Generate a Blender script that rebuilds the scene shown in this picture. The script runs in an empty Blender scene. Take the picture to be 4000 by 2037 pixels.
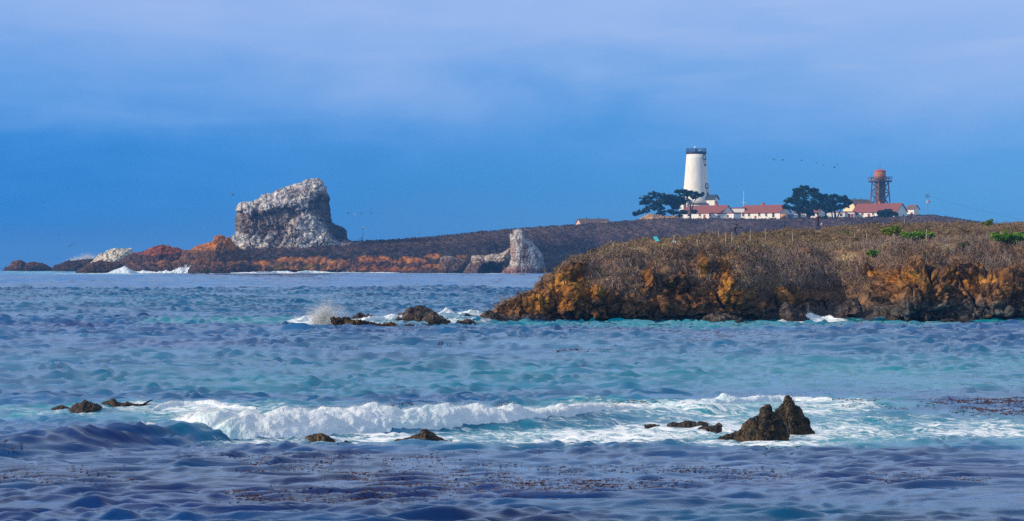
import bpy, math, random
import numpy as np
from math import radians as R, sin, cos, pi, sqrt

HAZE = .00014
rng = np.random.default_rng(11)
random.seed(5)
F = 9400.0; CU = 2000.0; HV = 1020.0; CAMZ = 5.0      # pixels of the 4000 wide photograph, eye height in metres
scene = bpy.context.scene
COL = scene.collection

def PX(u, v, Y):
    return np.array([(u - CU) / F * Y, Y, CAMZ - (v - HV) / F * Y])
def YW(v):                      # distance of the water line seen at height v
    return F * CAMZ / (v - HV)
def UV(P):
    P = np.asarray(P)
    return CU + F * P[..., 0] / P[..., 1], HV + F * (CAMZ - P[..., 2]) / P[..., 1]

# ------------------------------------------------------------------ noise
def _h(ix, iy, iz, seed):
    n = (ix.astype(np.int64) * 374761393 + iy.astype(np.int64) * 668265263 + iz.astype(np.int64) * 2147483647 + seed * 1274126177) & 0xFFFFFFFF
    n = ((n ^ (n >> 13)) * 1274126177) & 0xFFFFFFFF
    n = ((n ^ (n >> 15)) * 2246822519) & 0xFFFFFFFF
    n = n ^ (n >> 16)
    return (n & 0xFFFFFF).astype(np.float64) / float(0xFFFFFF)
def vn3(p, seed=0):
    f = np.floor(p); t = p - f; i = f.astype(np.int64)
    t = t * t * t * (t * (t * 6 - 15) + 10)
    x, y, z = t[..., 0], t[..., 1], t[..., 2]
    o = 0
    for dx in (0, 1):
        for dy in (0, 1):
            for dz in (0, 1):
                w = (x if dx else 1 - x) * (y if dy else 1 - y) * (z if dz else 1 - z)
                o = o + w * _h(i[..., 0] + dx, i[..., 1] + dy, i[..., 2] + dz, seed)
    return o * 2 - 1
def vn2(x, y, seed=0):
    fx, fy = np.floor(x), np.floor(y); tx, ty = x - fx, y - fy
    ix, iy = fx.astype(np.int64), fy.astype(np.int64); iz = np.zeros_like(ix)
    tx = tx * tx * (3 - 2 * tx); ty = ty * ty * (3 - 2 * ty)
    return ((_h(ix, iy, iz, seed) * (1 - tx) + _h(ix + 1, iy, iz, seed) * tx) * (1 - ty)
            + (_h(ix, iy + 1, iz, seed) * (1 - tx) + _h(ix + 1, iy + 1, iz, seed) * tx) * ty) * 2 - 1
def fbm(p, o=4, seed=0, g=0.5, ridged=False):
    s = 0; a = 1; tot = 0
    for k in range(o):
        n = vn3(p * 2.03 ** k + 17.3 * k, seed + k)
        s = s + a * ((1 - 2 * np.abs(n)) if ridged else n); tot += a; a *= g
    return s / tot
def cell(p, seed=0):
    f = np.floor(p).astype(np.int64)
    d1 = np.full(p.shape[:-1], 9.0); d2 = d1.copy(); idv = np.zeros(p.shape[:-1])
    for dx in (-1, 0, 1):
        for dy in (-1, 0, 1):
            for dz in (-1, 0, 1):
                cx, cy, cz = f[..., 0] + dx, f[..., 1] + dy, f[..., 2] + dz
                h1 = _h(cx, cy, cz, seed); h2 = _h(cx, cy, cz, seed + 31); h3 = _h(cx, cy, cz, seed + 57)
                d = np.sqrt((cx + h1 - p[..., 0]) ** 2 + (cy + h2 - p[..., 1]) ** 2 + (cz + h3 - p[..., 2]) ** 2)
                closer = d < d1
                d2 = np.where(closer, d1, np.minimum(d2, d)); idv = np.where(closer, _h(cx, cy, cz, seed + 91), idv); d1 = np.where(closer, d, d1)
    return d1, d2, idv
def sstep(a, b, x):
    t = np.clip((x - a) / (b - a), 0, 1); return t * t * (3 - 2 * t)
def lerp(a, b, t):
    t = np.asarray(t)
    if np.ndim(a) == 1 or np.ndim(b) == 1 or np.ndim(a) > t.ndim: t = t[..., None]
    return np.asarray(a) * (1 - t) + np.asarray(b) * t

# ------------------------------------------------------------------ objects
def tag(o, label=None, cat=None, group=None, kind=None):
    if label: o['label'] = label
    if cat: o['category'] = cat
    if group: o['group'] = group
    if kind: o['kind'] = kind
    return o
def empty(name, loc=(0, 0, 0), rz=0.0):
    o = bpy.data.objects.new(name, None); COL.objects.link(o)
    o.location = loc; o.rotation_euler = (0, 0, rz); o.empty_display_size = 0.5
    return o
def link_mesh(me, name, mat, parent=None, loc=None):
    o = bpy.data.objects.new(name, me); COL.objects.link(o)
    if mat: me.materials.append(mat)
    if parent: o.parent = parent
    if loc is not None: o.location = loc
    return o
def np_mesh(name, V, faces, mat, parent=None, loc=None, col=None, smooth=False, attrs=None):
    """V (n,3); faces (m,k) one size"""
    me = bpy.data.meshes.new(name)
    V = np.ascontiguousarray(V, dtype=np.float32); faces = np.ascontiguousarray(faces, dtype=np.int32)
    m, k = faces.shape
    me.vertices.add(len(V)); me.vertices.foreach_set('co', V.ravel())
    me.loops.add(m * k); me.loops.foreach_set('vertex_index', faces.ravel())
    me.polygons.add(m)
    me.polygons.foreach_set('loop_start', np.arange(0, m * k, k, dtype=np.int32))
    try: me.polygons.foreach_set('loop_total', np.full(m, k, dtype=np.int32))
    except Exception: pass
    if smooth: me.polygons.foreach_set('use_smooth', np.ones(m, dtype=bool))
    me.update(calc_edges=True)
    if col is not None:
        a = me.color_attributes.new('Col', 'FLOAT_COLOR', 'POINT')
        c = np.ones((len(V), 4), dtype=np.float32); c[:, :3] = np.clip(col, 0, 1); a.data.foreach_set('color', c.ravel())
    for kk, vv in (attrs or {}).items():
        a = me.attributes.new(kk, 'FLOAT', 'POINT'); a.data.foreach_set('value', np.ascontiguousarray(vv, dtype=np.float32).ravel())
    return link_mesh(me, name, mat, parent, loc)
def grid_faces(nr, nc):
    i = np.arange(nr - 1)[:, None] * nc + np.arange(nc - 1)[None, :]
    return np.stack([i, i + 1, i + nc + 1, i + nc], -1).reshape(-1, 4)
def grid_normals(G):
    a = np.gradient(G, axis=0); b = np.gradient(G, axis=1)
    n = np.cross(b, a); return n / (np.linalg.norm(n, axis=-1, keepdims=True) + 1e-9)

class MB:
    def __init__(s): s.v = []; s.f = []
    def poly(s, pts, faces):
        b = len(s.v); s.v += [tuple(p) for p in pts]; s.f += [tuple(b + i for i in f) for f in faces]; return s
    def box(s, x0, x1, y0, y1, z0, z1):
        return s.poly([(x0, y0, z0), (x1, y0, z0), (x1, y1, z0), (x0, y1, z0), (x0, y0, z1), (x1, y0, z1), (x1, y1, z1), (x0, y1, z1)],
                      [(0, 3, 2, 1), (4, 5, 6, 7), (0, 1, 5, 4), (1, 2, 6, 5), (2, 3, 7, 6), (3, 0, 4, 7)])
    def tube(s, path, rads, n=6):
        path = [np.array(p, float) for p in path]
        if np.isscalar(rads): rads = [rads] * len(path)
        rings = []
        for i, p in enumerate(path):
            d = path[min(i + 1, len(path) - 1)] - path[max(i - 1, 0)]; d = d / (np.linalg.norm(d) + 1e-9)
            up = np.array([0, 0, 1.0]) if abs(d[2]) < 0.9 else np.array([1.0, 0, 0])
            a = np.cross(d, up); a /= np.linalg.norm(a); b = np.cross(d, a)
            rings.append([p + rads[i] * (cos(2 * pi * k / n) * a + sin(2 * pi * k / n) * b) for k in range(n)])
        pts = [q for r in rings for q in r]; fs = []
        for i in range(len(rings) - 1):
            for k in range(n): fs.append((i * n + k, i * n + (k + 1) % n, (i + 1) * n + (k + 1) % n, (i + 1) * n + k))
        fs.append(tuple(range(n))[::-1]); fs.append(tuple((len(rings) - 1) * n + k for k in range(n)))
        return s.poly(pts, fs)
    def lathe(s, prof, n=48, cx=0, cy=0, cap=True):
        pts = []; fs = []
        for r, z in prof:
            for k in range(n): pts.append((cx + r * cos(2 * pi * k / n), cy + r * sin(2 * pi * k / n), z))
        for i in range(len(prof) - 1):
            for k in range(n): fs.append((i * n + k, i * n + (k + 1) % n, (i + 1) * n + (k + 1) % n, (i + 1) * n + k))
        if cap: fs.append(tuple(range(n))[::-1]); fs.append(tuple((len(prof) - 1) * n + k for k in range(n)))
        return s.poly(pts, fs)
    def ball(s, c, r, n=10, sz=1.0):
        return s.lathe([(max(r * sin(pi * i / 8), 0.02 * r), c[2] - r * sz * cos(pi * i / 8)) for i in range(9)], n, c[0], c[1])
    def prism(s, pts2, y0, y1):          # polygon in x,z pushed along y
        n = len(pts2)
        P = [(x, y0, z) for x, z in pts2] + [(x, y1, z) for x, z in pts2]
        return s.poly(P, [tuple(range(n)), tuple(range(n, 2 * n))[::-1]] + [(i, n + i, n + (i + 1) % n, (i + 1) % n) for i in range(n)])
    def build(s, name, mat, parent=None, smooth=False, loc=None):
        me = bpy.data.meshes.new(name); me.from_pydata([tuple(map(float, p)) for p in s.v], [], s.f)
        import bmesh
        bm = bmesh.new(); bm.from_mesh(me); bmesh.ops.recalc_face_normals(bm, faces=bm.faces); bm.to_mesh(me); bm.free()
        if smooth:
            for p in me.polygons: p.use_smooth = True
        return link_mesh(me, name, mat, parent, loc)

# ------------------------------------------------------------------ materials
def new_mat(name):
    m = bpy.data.materials.new(name); m.use_nodes = True
    nt = m.node_tree; b = nt.nodes['Principled BSDF']
    return m, nt, b
def nd(nt, typ, **kw):
    n = nt.nodes.new(typ)
    for k, v in kw.items():
        if k.startswith('i_'):
            key = k[2:]; key = int(key) if key.isdigit() else key.replace('_', ' ')
            n.inputs[key].default_value = v
        else: setattr(n, k, v)
    return n
def mixc(nt, a, b, f, mode='MIX'):
    n = nt.nodes.new('ShaderNodeMix'); n.data_type = 'RGBA'; n.blend_type = mode
    for sock, val in ((n.inputs[6], a), (n.inputs[7], b), (n.inputs[0], f)):
        if hasattr(val, 'links') or isinstance(val, bpy.types.NodeSocket): nt.links.new(val, sock)
        else: sock.default_value = (*val, 1) if isinstance(val, (tuple, list)) and len(val) == 3 else val
    return n.outputs[2]
def mth(nt, op, a, b=None, c=None, clamp=False):
    n = nt.nodes.new('ShaderNodeMath'); n.operation = op; n.use_clamp = clamp
    for i, v in enumerate((a, b, c)):
        if v is None: continue
        if isinstance(v, bpy.types.NodeSocket): nt.links.new(v, n.inputs[i])
        else: n.inputs[i].default_value = v
    return n.outputs[0]
def ramp(nt, fac, stops):
    n = nt.nodes.new('ShaderNodeValToRGB'); e = n.color_ramp.elements
    while len(e) > 1: e.remove(e[-1])
    e[0].position = stops[0][0]; e[0].color = (*stops[0][1], 1)
    for p, c in stops[1:]:
        x = e.new(p); x.color = (*c, 1)
    nt.links.new(fac, n.inputs[0]); return n.outputs[0]
def coords(nt, scale=(1, 1, 1), obj=True):
    tc = nd(nt, 'ShaderNodeTexCoord'); mp = nd(nt, 'ShaderNodeMapping'); mp.inputs['Scale'].default_value = scale
    nt.links.new(tc.outputs['Object' if obj else 'Generated'], mp.inputs[0]); return mp.outputs[0]
def noise(nt, vec, scale, detail=4, rough=0.55, dist=0.0):
    n = nd(nt, 'ShaderNodeTexNoise'); n.inputs['Scale'].default_value = scale; n.inputs['Detail'].default_value = detail
    n.inputs['Roughness'].default_value = rough; n.inputs['Distortion'].default_value = dist
    nt.links.new(vec, n.inputs['Vector']); return n.outputs[0]
def plain(name, col, rough=0.8, var=0.18, scale=1.5, bump=0.0, metal=0.0, stretch=(1, 1, 1)):
    m, nt, b = new_mat(name); v = coords(nt, stretch); n = noise(nt, v, scale, 5)
    d = tuple(c * (1 - var) for c in col); l = tuple(min(1, c * (1 + var)) for c in col)
    nt.links.new(ramp(nt, n, [(0.3, d), (0.7, l)]), b.inputs['Base Color'])
    b.inputs['Roughness'].default_value = rough; b.inputs['Metallic'].default_value = metal
    if bump:
        bp = nd(nt, 'ShaderNodeBump'); bp.inputs['Strength'].default_value = bump; bp.inputs['Distance'].default_value = 0.05
        nt.links.new(n, bp.inputs['Height']); nt.links.new(bp.outputs[0], b.inputs['Normal'])
    return m
def attr_mat(name, sc, bump=0.5, bdist=0.2, var=0.45, rough=0.9, spec=0.2, crack=0):
    """reads the mesh's own colour attribute and breaks it up with noise"""
    m, nt, b = new_mat(name)
    a = nd(nt, 'ShaderNodeAttribute', attribute_name='Col')
    v = coords(nt); n1 = noise(nt, v, sc, 6, 0.65); n2 = noise(nt, v, sc * 5.3, 3, 0.6)
    g = mth(nt, 'ADD', mth(nt, 'MULTIPLY', n1, 0.7), mth(nt, 'MULTIPLY', n2, 0.3))
    gr = ramp(nt, g, [(0.32, (1 - var,) * 3), (0.5, (1, 1, 1)), (0.68, (1 + var,) * 3)])
    cc_ = mixc(nt, a.outputs['Color'], gr, 1.0, 'MULTIPLY')
    if crack:
        vo = nd(nt, 'ShaderNodeTexVoronoi', feature='DISTANCE_TO_EDGE'); vo.inputs['Scale'].default_value = crack
        wv = nd(nt, 'ShaderNodeVectorMath', operation='ADD'); nz_ = nd(nt, 'ShaderNodeTexNoise'); nz_.inputs['Scale'].default_value = crack * 1.3; nt.links.new(v, nz_.inputs['Vector'])
        sc_ = nd(nt, 'ShaderNodeVectorMath', operation='SCALE'); sc_.inputs['Scale'].default_value = 1.1 / crack; nt.links.new(nz_.outputs['Color'], sc_.inputs[0])
        nt.links.new(v, wv.inputs[0]); nt.links.new(sc_.outputs[0], wv.inputs[1]); nt.links.new(wv.outputs[0], vo.inputs['Vector'])
        ck = mth(nt, 'MULTIPLY', vo.outputs['Distance'], 9, clamp=True)
        cc_ = mixc(nt, cc_, ramp(nt, ck, [(0, (.28, .26, .26)), (.55, (1, 1, 1))]), .65, 'MULTIPLY')
        g = mth(nt, 'ADD', g, mth(nt, 'MULTIPLY', ck, .5))
    nt.links.new(cc_, b.inputs['Base Color'])
    b.inputs['Roughness'].default_value = rough; b.inputs['Specular IOR Level'].default_value = spec
    if bump:
        bp = nd(nt, 'ShaderNodeBump'); bp.inputs['Strength'].default_value = bump; bp.inputs['Distance'].default_value = bdist
        nt.links.new(g, bp.inputs['Height']); nt.links.new(bp.outputs[0], b.inputs['Normal'])
    return m

MAT = dict(
    rock_far=attr_mat('rock_far', 0.5, 1.0, 0.7, .5, crack=.24),
    rock_near=attr_mat('rock_near', 6.0, 1.0, 0.08, .7, rough=0.6, spec=0.4, crack=2.6),
    rock_mid=attr_mat('rock_mid', 1.8, 1.0, 0.25, .6, crack=.8),
    scrub=attr_mat('scrub_leaves', 2.0, 0, var=0.3),
    leaf=attr_mat('cypress_leaves', 0.8, 0, var=0.4),
    white_wall=plain('white_plaster', (0.80, 0.78, 0.74), 0.7, 0.05, 0.6),
    cream_wall=plain('cream_boards', (0.80, 0.66, 0.38), 0.7, 0.06, 0.6),
    pink_wall=plain('pale_pink_boards', (0.72, 0.45, 0.36), 0.7, 0.06, 0.6),
    red_roof=plain('red_shingles', (0.23, 0.068, 0.058), 0.85, 0.35, 1.6, 0.4, stretch=(1, 3, 3)),
    brown_roof=plain('brown_shingles', (0.16, 0.10, 0.08), 0.85, 0.35, 1.6, 0.4),
    red_paint=plain('red_paint', (0.30, 0.035, 0.035), 0.6, 0.15),
    brick=plain('chimney_brick', (0.42, 0.09, 0.04), 0.8, 0.25, 3),
    dark_metal=plain('dark_metal', (0.012, 0.02, 0.05), 0.5, 0.2),
    glass=plain('window_glass', (0.015, 0.02, 0.035), 0.12, 0.2),
    frame=plain('window_frame_paint', (0.72, 0.68, 0.6), 0.6, 0.1),
    bark=plain('cypress_bark', (0.05, 0.035, 0.035), 0.9, 0.4, 2.0),
    timber=plain('weathered_timber', (0.13, 0.085, 0.09), 0.85, 0.35, 1.2),
    tank_wood=plain('red_tank_boards', (0.40, 0.12, 0.045), 0.75, 0.2, 2.0, stretch=(4, 4, 1)),
    tank_roof=plain('red_tank_roof', (0.42, 0.085, 0.075), 0.7, 0.12),
    orange=plain('orange_paint', (0.75, 0.28, 0.05), 0.5, 0.12),
    teal_roof=plain('slate_roof', (0.02, 0.045, 0.07), 0.7, 0.25, 2),
    vent=plain('green_copper', (0.03, 0.22, 0.2), 0.5, 0.15),
    white_metal=plain('white_metal', (0.8, 0.8, 0.78), 0.5, 0.06),
    pole=plain('pole_wood', (0.30, 0.22, 0.15), 0.85, 0.25, 2),
    pale_pole=plain('pale_stake', (0.48, 0.42, 0.34), 0.8, 0.2, 2),
    bird_dark=plain('dark_feathers', (0.02, 0.022, 0.03), 0.8, 0.3, 3),
    bird_brown=plain('brown_feathers', (0.10, 0.045, 0.035), 0.8, 0.3, 3),
    bird_white=plain('white_feathers', (0.7, 0.7, 0.7), 0.8, 0.1, 3),
    teal_board=plain('turquoise_board', (0.03, 0.42, 0.48), 0.5, 0.25, 3),
    pale_board=plain('pale_green_board', (0.36, 0.48, 0.44), 0.5, 0.15, 3),
)

# ------------------------------------------------------------------ world, sun, camera
def lin(c):
    return tuple(((x / 255) / 12.92 if x / 255 <= 0.04045 else ((x / 255 + 0.055) / 1.055) ** 2.4) for x in c)
SUN_AZ, SUN_EL = R(72), R(25)       # left of the line back to the camera
S = np.array([-sin(SUN_AZ) * cos(SUN_EL), -cos(SUN_AZ) * cos(SUN_EL), sin(SUN_EL)])
w = bpy.data.worlds.new('World'); scene.world = w; w.use_nodes = True
nt = w.node_tree; bg = nt.nodes['Background']; STR = 0.1; bg.inputs['Strength'].default_value = STR
sky = nd(nt, 'ShaderNodeTexSky', sky_type='NISHITA'); sky.sun_disc = False
sky.sun_elevation = SUN_EL; sky.sun_rotation = math.atan2(S[0], S[1]) % (2 * pi)
sky.air_density = 1.5; sky.dust_density = 2.0
tc = nd(nt, 'ShaderNodeTexCoord'); sep = nd(nt, 'ShaderNodeSeparateXYZ'); nt.links.new(tc.outputs['Generated'], sep.inputs[0])
mp = nd(nt, 'ShaderNodeMapping'); mp.inputs['Scale'].default_value = (7, 7, 26); nt.links.new(tc.outputs['Generated'], mp.inputs[0])
n1 = noise(nt, mp.outputs[0], 1.0, 5, 0.5, 0.6)
mp2 = nd(nt, 'ShaderNodeMapping'); mp2.inputs['Scale'].default_value = (30, 30, 60); nt.links.new(tc.outputs['Generated'], mp2.inputs[0])
n2 = noise(nt, mp2.outputs[0], 1.0, 4, 0.5)
el = mth(nt, 'ADD', sep.outputs[2], mth(nt, 'MULTIPLY', mth(nt, 'SUBTRACT', n1, 0.5), 0.065))
el = mth(nt, 'ADD', el, mth(nt, 'MULTIPLY', mth(nt, 'SUBTRACT', n2, 0.5), 0.022))
ef = mth(nt, 'MULTIPLY', el, 1 / 0.5, clamp=True)          # fog bank up to 30 degrees
def K(lst): return [(e / 0.5, tuple(x for x in lin(c))) for e, c in lst]
left = ramp(nt, ef, K([(0.0, (0, 90, 168)), (0.03, (8, 108, 186)), (0.05, (46, 124, 198)), (0.07, (92, 146, 208)), (0.09, (124, 160, 214)), (0.12, (142, 170, 216)), (0.2, (166, 190, 222)), (0.5, (178, 198, 224))]))
right = ramp(nt, ef, K([(0.0, (102, 160, 196)), (0.025, (84, 152, 202)), (0.045, (88, 150, 207)), (0.062, (112, 158, 212)), (0.08, (134, 167, 215)), (0.12, (146, 174, 218)), (0.2, (168, 192, 222)), (0.5, (178, 198, 224))]))
az = mth(nt, 'ADD', mth(nt, 'MULTIPLY', sep.outputs[0], 2.0), 0.52, clamp=True)
fog = mixc(nt, left, right, az)
mp3 = nd(nt, 'ShaderNodeMapping'); mp3.inputs['Scale'].default_value = (9, 9, 55); mp3.inputs['Rotation'].default_value = (0, .12, 0); nt.links.new(tc.outputs['Generated'], mp3.inputs[0])
wisp = mth(nt, 'MULTIPLY', mth(nt, 'SUBTRACT', noise(nt, mp3.outputs[0], 1.3, 6, .55, .5), .5), 1.5, clamp=True)
wisp = mth(nt, 'MULTIPLY', wisp, mth(nt, 'MULTIPLY', mth(nt, 'SUBTRACT', sep.outputs[2], .045), 16, clamp=True))
fog = mixc(nt, fog, lin((176, 188, 218)), mth(nt, 'MULTIPLY', wisp, mth(nt, 'ADD', mth(nt, 'MULTIPLY', az, .9), .2)))
scl = nd(nt, 'ShaderNodeVectorMath', operation='SCALE'); scl.inputs['Scale'].default_value = 1 / STR; nt.links.new(fog, scl.inputs[0])
up = mth(nt, 'MULTIPLY', mth(nt, 'SUBTRACT', sep.outputs[2], 0.3), 1.2, clamp=True)
nt.links.new(mixc(nt, scl.outputs[0], sky.outputs[0], mth(nt, 'MULTIPLY', up, 0.7)), bg.inputs['Color'])

sl = bpy.data.lights.new('sun', 'SUN'); sl.energy = 3.6; sl.angle = R(0.5); sl.color = (1.0, 0.84, 0.62)
so = bpy.data.objects.new('sun', sl); COL.objects.link(so); so.location = tuple(S * 300)
from mathutils import Vector
so.rotation_euler = Vector(tuple(S)).to_track_quat('Z', 'Y').to_euler()
cam = bpy.data.cameras.new('camera'); co = bpy.data.objects.new('camera', cam); COL.objects.link(co)
co.location = (0, 0, CAMZ); co.rotation_euler = (R(90), 0, 0)
cam.sensor_width = 36; cam.lens = F / 4000 * 36; cam.shift_y = -(HV - 1018.5) / 4000 * -1; cam.clip_start = 0.5; cam.clip_end = 60000
scene.camera = co
scene.cycles.use_denoising = False
vs = scene.view_settings; vs.view_transform = 'Standard'; vs.look = 'None'; vs.gamma = 1; vs.exposure = 0.32; vs.use_curve_mapping = False

# ------------------------------------------------------------------ sea
_r = np.random.default_rng(4)
WV = []
for lam, amp, n, spread in ((22, .08, 3, .25), (13, .05, 4, .35), (6.5, .030, 6, .4), (3.4, .028, 9, .4), (2.0, .030, 12, .32), (1.25, .022, 14, .32), (.72, .013, 14, .36), (.42, .0055, 12, .4)):
    for _ in range(n):
        a = -pi / 2 + 0.25 + _r.normal() * spread; l = lam * _r.uniform(.75, 1.3)
        WV.append((l, amp * _r.uniform(.6, 1.2) * 1.4 / sqrt(n), cos(a) * 2 * pi / l, sin(a) * 2 * pi / l, _r.uniform(0, 2 * pi)))
# breaker: line of its toe, height
_bu = np.array([-900, -400, 0, 300, 600, 900, 1200, 1500, 1800, 2100, 2400, 2700, 3000, 3400, 4000, 4600])
_bv = np.array([1840, 1815, 1792, 1772, 1748, 1728, 1716, 1702, 1690, 1676, 1652, 1632, 1612, 1600, 1590, 1590])
_ba = np.array([.22, .26, .30, .36, .44, .48, .46, .42, .40, .34, .28, .24, .20, .14, .05, 0])
_by = YW(_bv); _bx = (_bu - CU) / F * _by
def breaker(x, y):
    yt = np.interp(x, _bx, _by); A = np.interp(x, _bx, _ba); d = y - yt
    uu = CU + F * x / np.maximum(y, 1)
    wf = np.interp(uu, [-200, 1000], [3.0, 1.6])          # face is longer where the wave has not broken
    f = np.where(d < wf, sstep(-0.1, 1, d / wf), np.exp(-np.maximum(d - wf, 0) / 3.2))
    return A * f, d, A
def sea_z(x, y, spacing=None):
    dist = y
    wx = x + 1.1 * vn2(x * .23, y * .14, 3) + .35 * vn2(x * .9, y * .5, 8)
    wy = y + 1.1 * vn2(x * .19 + 9, y * .17, 5) + .3 * vn2(x * .8, y * .7 + 4, 9)
    z = np.zeros_like(x)
    grp = 1 + .55 * vn2(x * .07, y * .045, 21) + .35 * vn2(x * .35, y * .2, 22)
    calm = np.interp(dist, [40, 50, 58, 66, 90, 400, 1300], [1.0, .8, .7, .8, .95, 1.25, .8])
    for l, a, kx, ky, ph in WV:
        fade = 1.0 if spacing is None else np.clip(l / (2.2 * spacing) - .6, 0, 1)
        s = np.sin(kx * wx + ky * wy + ph)
        nearm = .18 if l > 5 else np.interp(l, [.4, .8, 1.3, 2.0, 3.4], [2.0, 1.9, 1.25, .55, .25]); midm = 1.0 if l > 9 else np.interp(l, [.5, 1.4, 2.2, 3.4, 6.5], [2.3, 2.2, 1.5, .75, .7])
        z += np.interp(dist, [66, 105], [nearm, midm]) * a * fade * (s + .30 * (s * np.abs(s)) - .18 * np.cos(2 * (kx * wx + ky * wy + ph))) * (grp if l < 8 else 1)
    for k, (fx_, fy_, am, lam) in enumerate(((.16, .26, .07, 5.0), (.34, .58, .07, 2.6), (.75, 1.3, .055, 1.25), (1.6, 2.8, .030, .6), (3.6, 6.0, .012, .28))):
        fade = 1.0 if spacing is None else np.clip(lam / (1.5 * spacing) - .5, 0, 1)
        ca, sa = cos(.35 * (k % 3 - 1)), sin(.35 * (k % 3 - 1))
        n_ = vn2((wx * ca - wy * sa) * fx_ + 13.1 * k, (wx * sa + wy * ca) * fy_ + 7.7 * k, 60 + k)
        z += am * fade * ((1 - np.abs(n_)) ** 1.5 - .55) * np.interp(dist, [45, 55, 66, 80], [.3, .2, .25, .4] if k < 2 else [1.0, .5, .7, 1.2])
    shore = 1 - .6 * np.exp(-((x + 20) / 200) ** 2 - ((y - 985) / 60) ** 2)
    z = z * calm * shore
    b, d, A = breaker(x, y)
    ub = CU + F * x / np.maximum(y, 1)
    st = np.exp(-((d - 1.6) / 2.4) ** 2) * sstep(900, 450, ub)      # steep short ridges slanting over the unbroken shoulder
    z = z + st * (.24 * (1 - np.abs(vn2(x * .55 + y * .45, y * 1.15 - x * .5, 401))) ** 2 + .09 * vn2(x * 1.3 + y, y * 2.2 - x, 402))
    return z + b
def blobs0(v, c, r): return np.exp(-((v - c) / r) ** 2)
rowY = [22.0]
while rowY[-1] < 14000:
    y = rowY[-1]
    scr = y * y / (F * CAMZ) * 3.9 * .55
    rowY.append(y + (min(scr, .5 if y < 430 else 1.5) if y < 1150 else (8 if y < 1600 else (40 if y < 4000 else 400))))
rowY = np.array(rowY); nc = 1300
sx = np.linspace(-1, 1, nc); sx = sx * (0.86 + 0.14 * sx ** 2)
XX = sx[None, :] * (rowY[:, None] * 0.29 + 12); YY = np.repeat(rowY[:, None], nc, 1)
sp = np.gradient(rowY)[:, None] * np.ones_like(XX) * .55
ZZ = sea_z(XX, YY, sp); ZZ = np.where(YY > 1600, ZZ * .3, ZZ)
# foam and turquoise, as places on the water: (u, v, ru, rv, foam, teal)
uu = CU + F * XX / YY; vv = HV + F * CAMZ / YY
u_true = uu
uu = uu + 90 * vn2(XX * .35, YY * .18, 301) + 40 * vn2(XX * 1.1, YY * .5, 302); vv = vv + (vv - HV) * (.020 * vn2(XX * .3, YY * .25, 303) + .012 * vn2(XX * 1.2, YY * .8, 304) + .006 * vn2(XX * 3.5, YY * 2, 305))
foam = np.zeros_like(XX); teal = np.zeros_like(XX)
ZONES = [
 # foreground surf
 (1500, 1722, 700, 26, .62, .6), (2300, 1712, 700, 48, .72, .75), (3000, 1690, 900, 60, .64, .85), (3700, 1672, 500, 55, .64, .85),
 (2700, 1610, 700, 45, .62, .9), (3200, 1590, 350, 40, .62, .8), (800, 1612, 500, 30, .62, .8), (250, 1608, 420, 18, .55, .8), (700, 1585, 260, 14, .5, .7),
 (1000, 1740, 300, 16, .58, .5), (1800, 1640, 900, 40, .55, .7), (3500, 1640, 600, 30, .5, .7), (2900, 1735, 600, 22, .7, .6), (3950, 1700, 250, 45, .3, .9),
 (3300, 1460, 1400, 85, 0, .62), (1800, 1470, 1700, 80, 0, .48), (600, 1450, 900, 90, 0, .25), (2600, 1350, 1600, 50, 0, .22), (800, 1180, 1400, 60, 0, .2), (3200, 2000, 900, 40, 0, .3),
 # reef
 (1260, 1262, 170, 14, .8, .7), (1420, 1262, 240, 12, .55, .6), (1750, 1258, 260, 14, .62, .6), (1640, 1240, 200, 9, .6, .5), (1000, 1262, 220, 10, .3, .7), (700, 1262, 120, 6, .2, .6), (1850, 1236, 130, 10, .7, .6),
 # under the near cliff
 (2300, 1272, 500, 12, .22, .8), (2900, 1268, 600, 14, .35, .9), (3500, 1262, 700, 14, .4, .9), (3200, 1252, 180, 8, .75, .8), (4100, 1262, 300, 14, .4, .9),
 # far shore
 (130, 1066, 240, 9, .45, 1.0), (420, 1071, 260, 4.5, .6, .9), (650, 1067, 240, 4, .8, .6), (1100, 1069.5, 420, 2.2, .62, .5), (1700, 1070, 500, 1.6, .6, .5), (2200, 1062, 90, 4, .7, .4)]
for (u0, v0, ru, rv, ff, tt) in ZONES:
    q = np.exp(-(((uu - u0) / ru) ** 2) ** 1.6 - (((vv - v0) / rv) ** 2) ** 1.6)
    foam = np.maximum(foam, ff * q); teal = np.maximum(teal, tt * q)
uu = u_true; vv = HV + F * CAMZ / YY
b, d, A = breaker(XX, YY)
teal = np.maximum(teal, .75 * np.exp(-((d - 2.6) / 1.6) ** 2) * (A > .12) * sstep(500, 800, uu))
teal = np.maximum(teal, .6 * np.exp(-((d - .9) / .7) ** 2) * sstep(1500, 2200, uu) * (A > .1))
foam = np.maximum(foam, .55 * np.exp(-((d - 3.4) / 2.2) ** 2) * sstep(520, 760, uu) * (A > .15))
foam = np.where((d < 1.0) & (uu < 950), foam * sstep(500, 950, uu), foam)
foam = foam * (1 + .18 * vn2(XX * .5, YY * .22, 77)); teal = teal * (1 + .3 * vn2(XX * .3, YY * .2, 78))
near_dark = sstep(1735, 1790, vv + 25 * vn2(XX * .4, YY * .3, 501)) * (.8 + .35 * vn2(XX * .25, YY * .3, 502))  # vignette-like darkening painted into the near water's colour
near_dark = np.maximum(near_dark, .7 * np.exp(-((d - .6) / 2.6) ** 2) * sstep(800, 450, uu))  # same painted darkening over the face of the unbroken wave
wind = vn2(XX * .012, YY * .006, 41) * .5 + vn2(XX * .05, YY * .02, 42) * .3 + .5 * blobs0(vv, 1985, 60) + .35 * blobs0(vv, 1450, 130) - .9 * blobs0(vv, 1850, 70)

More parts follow.
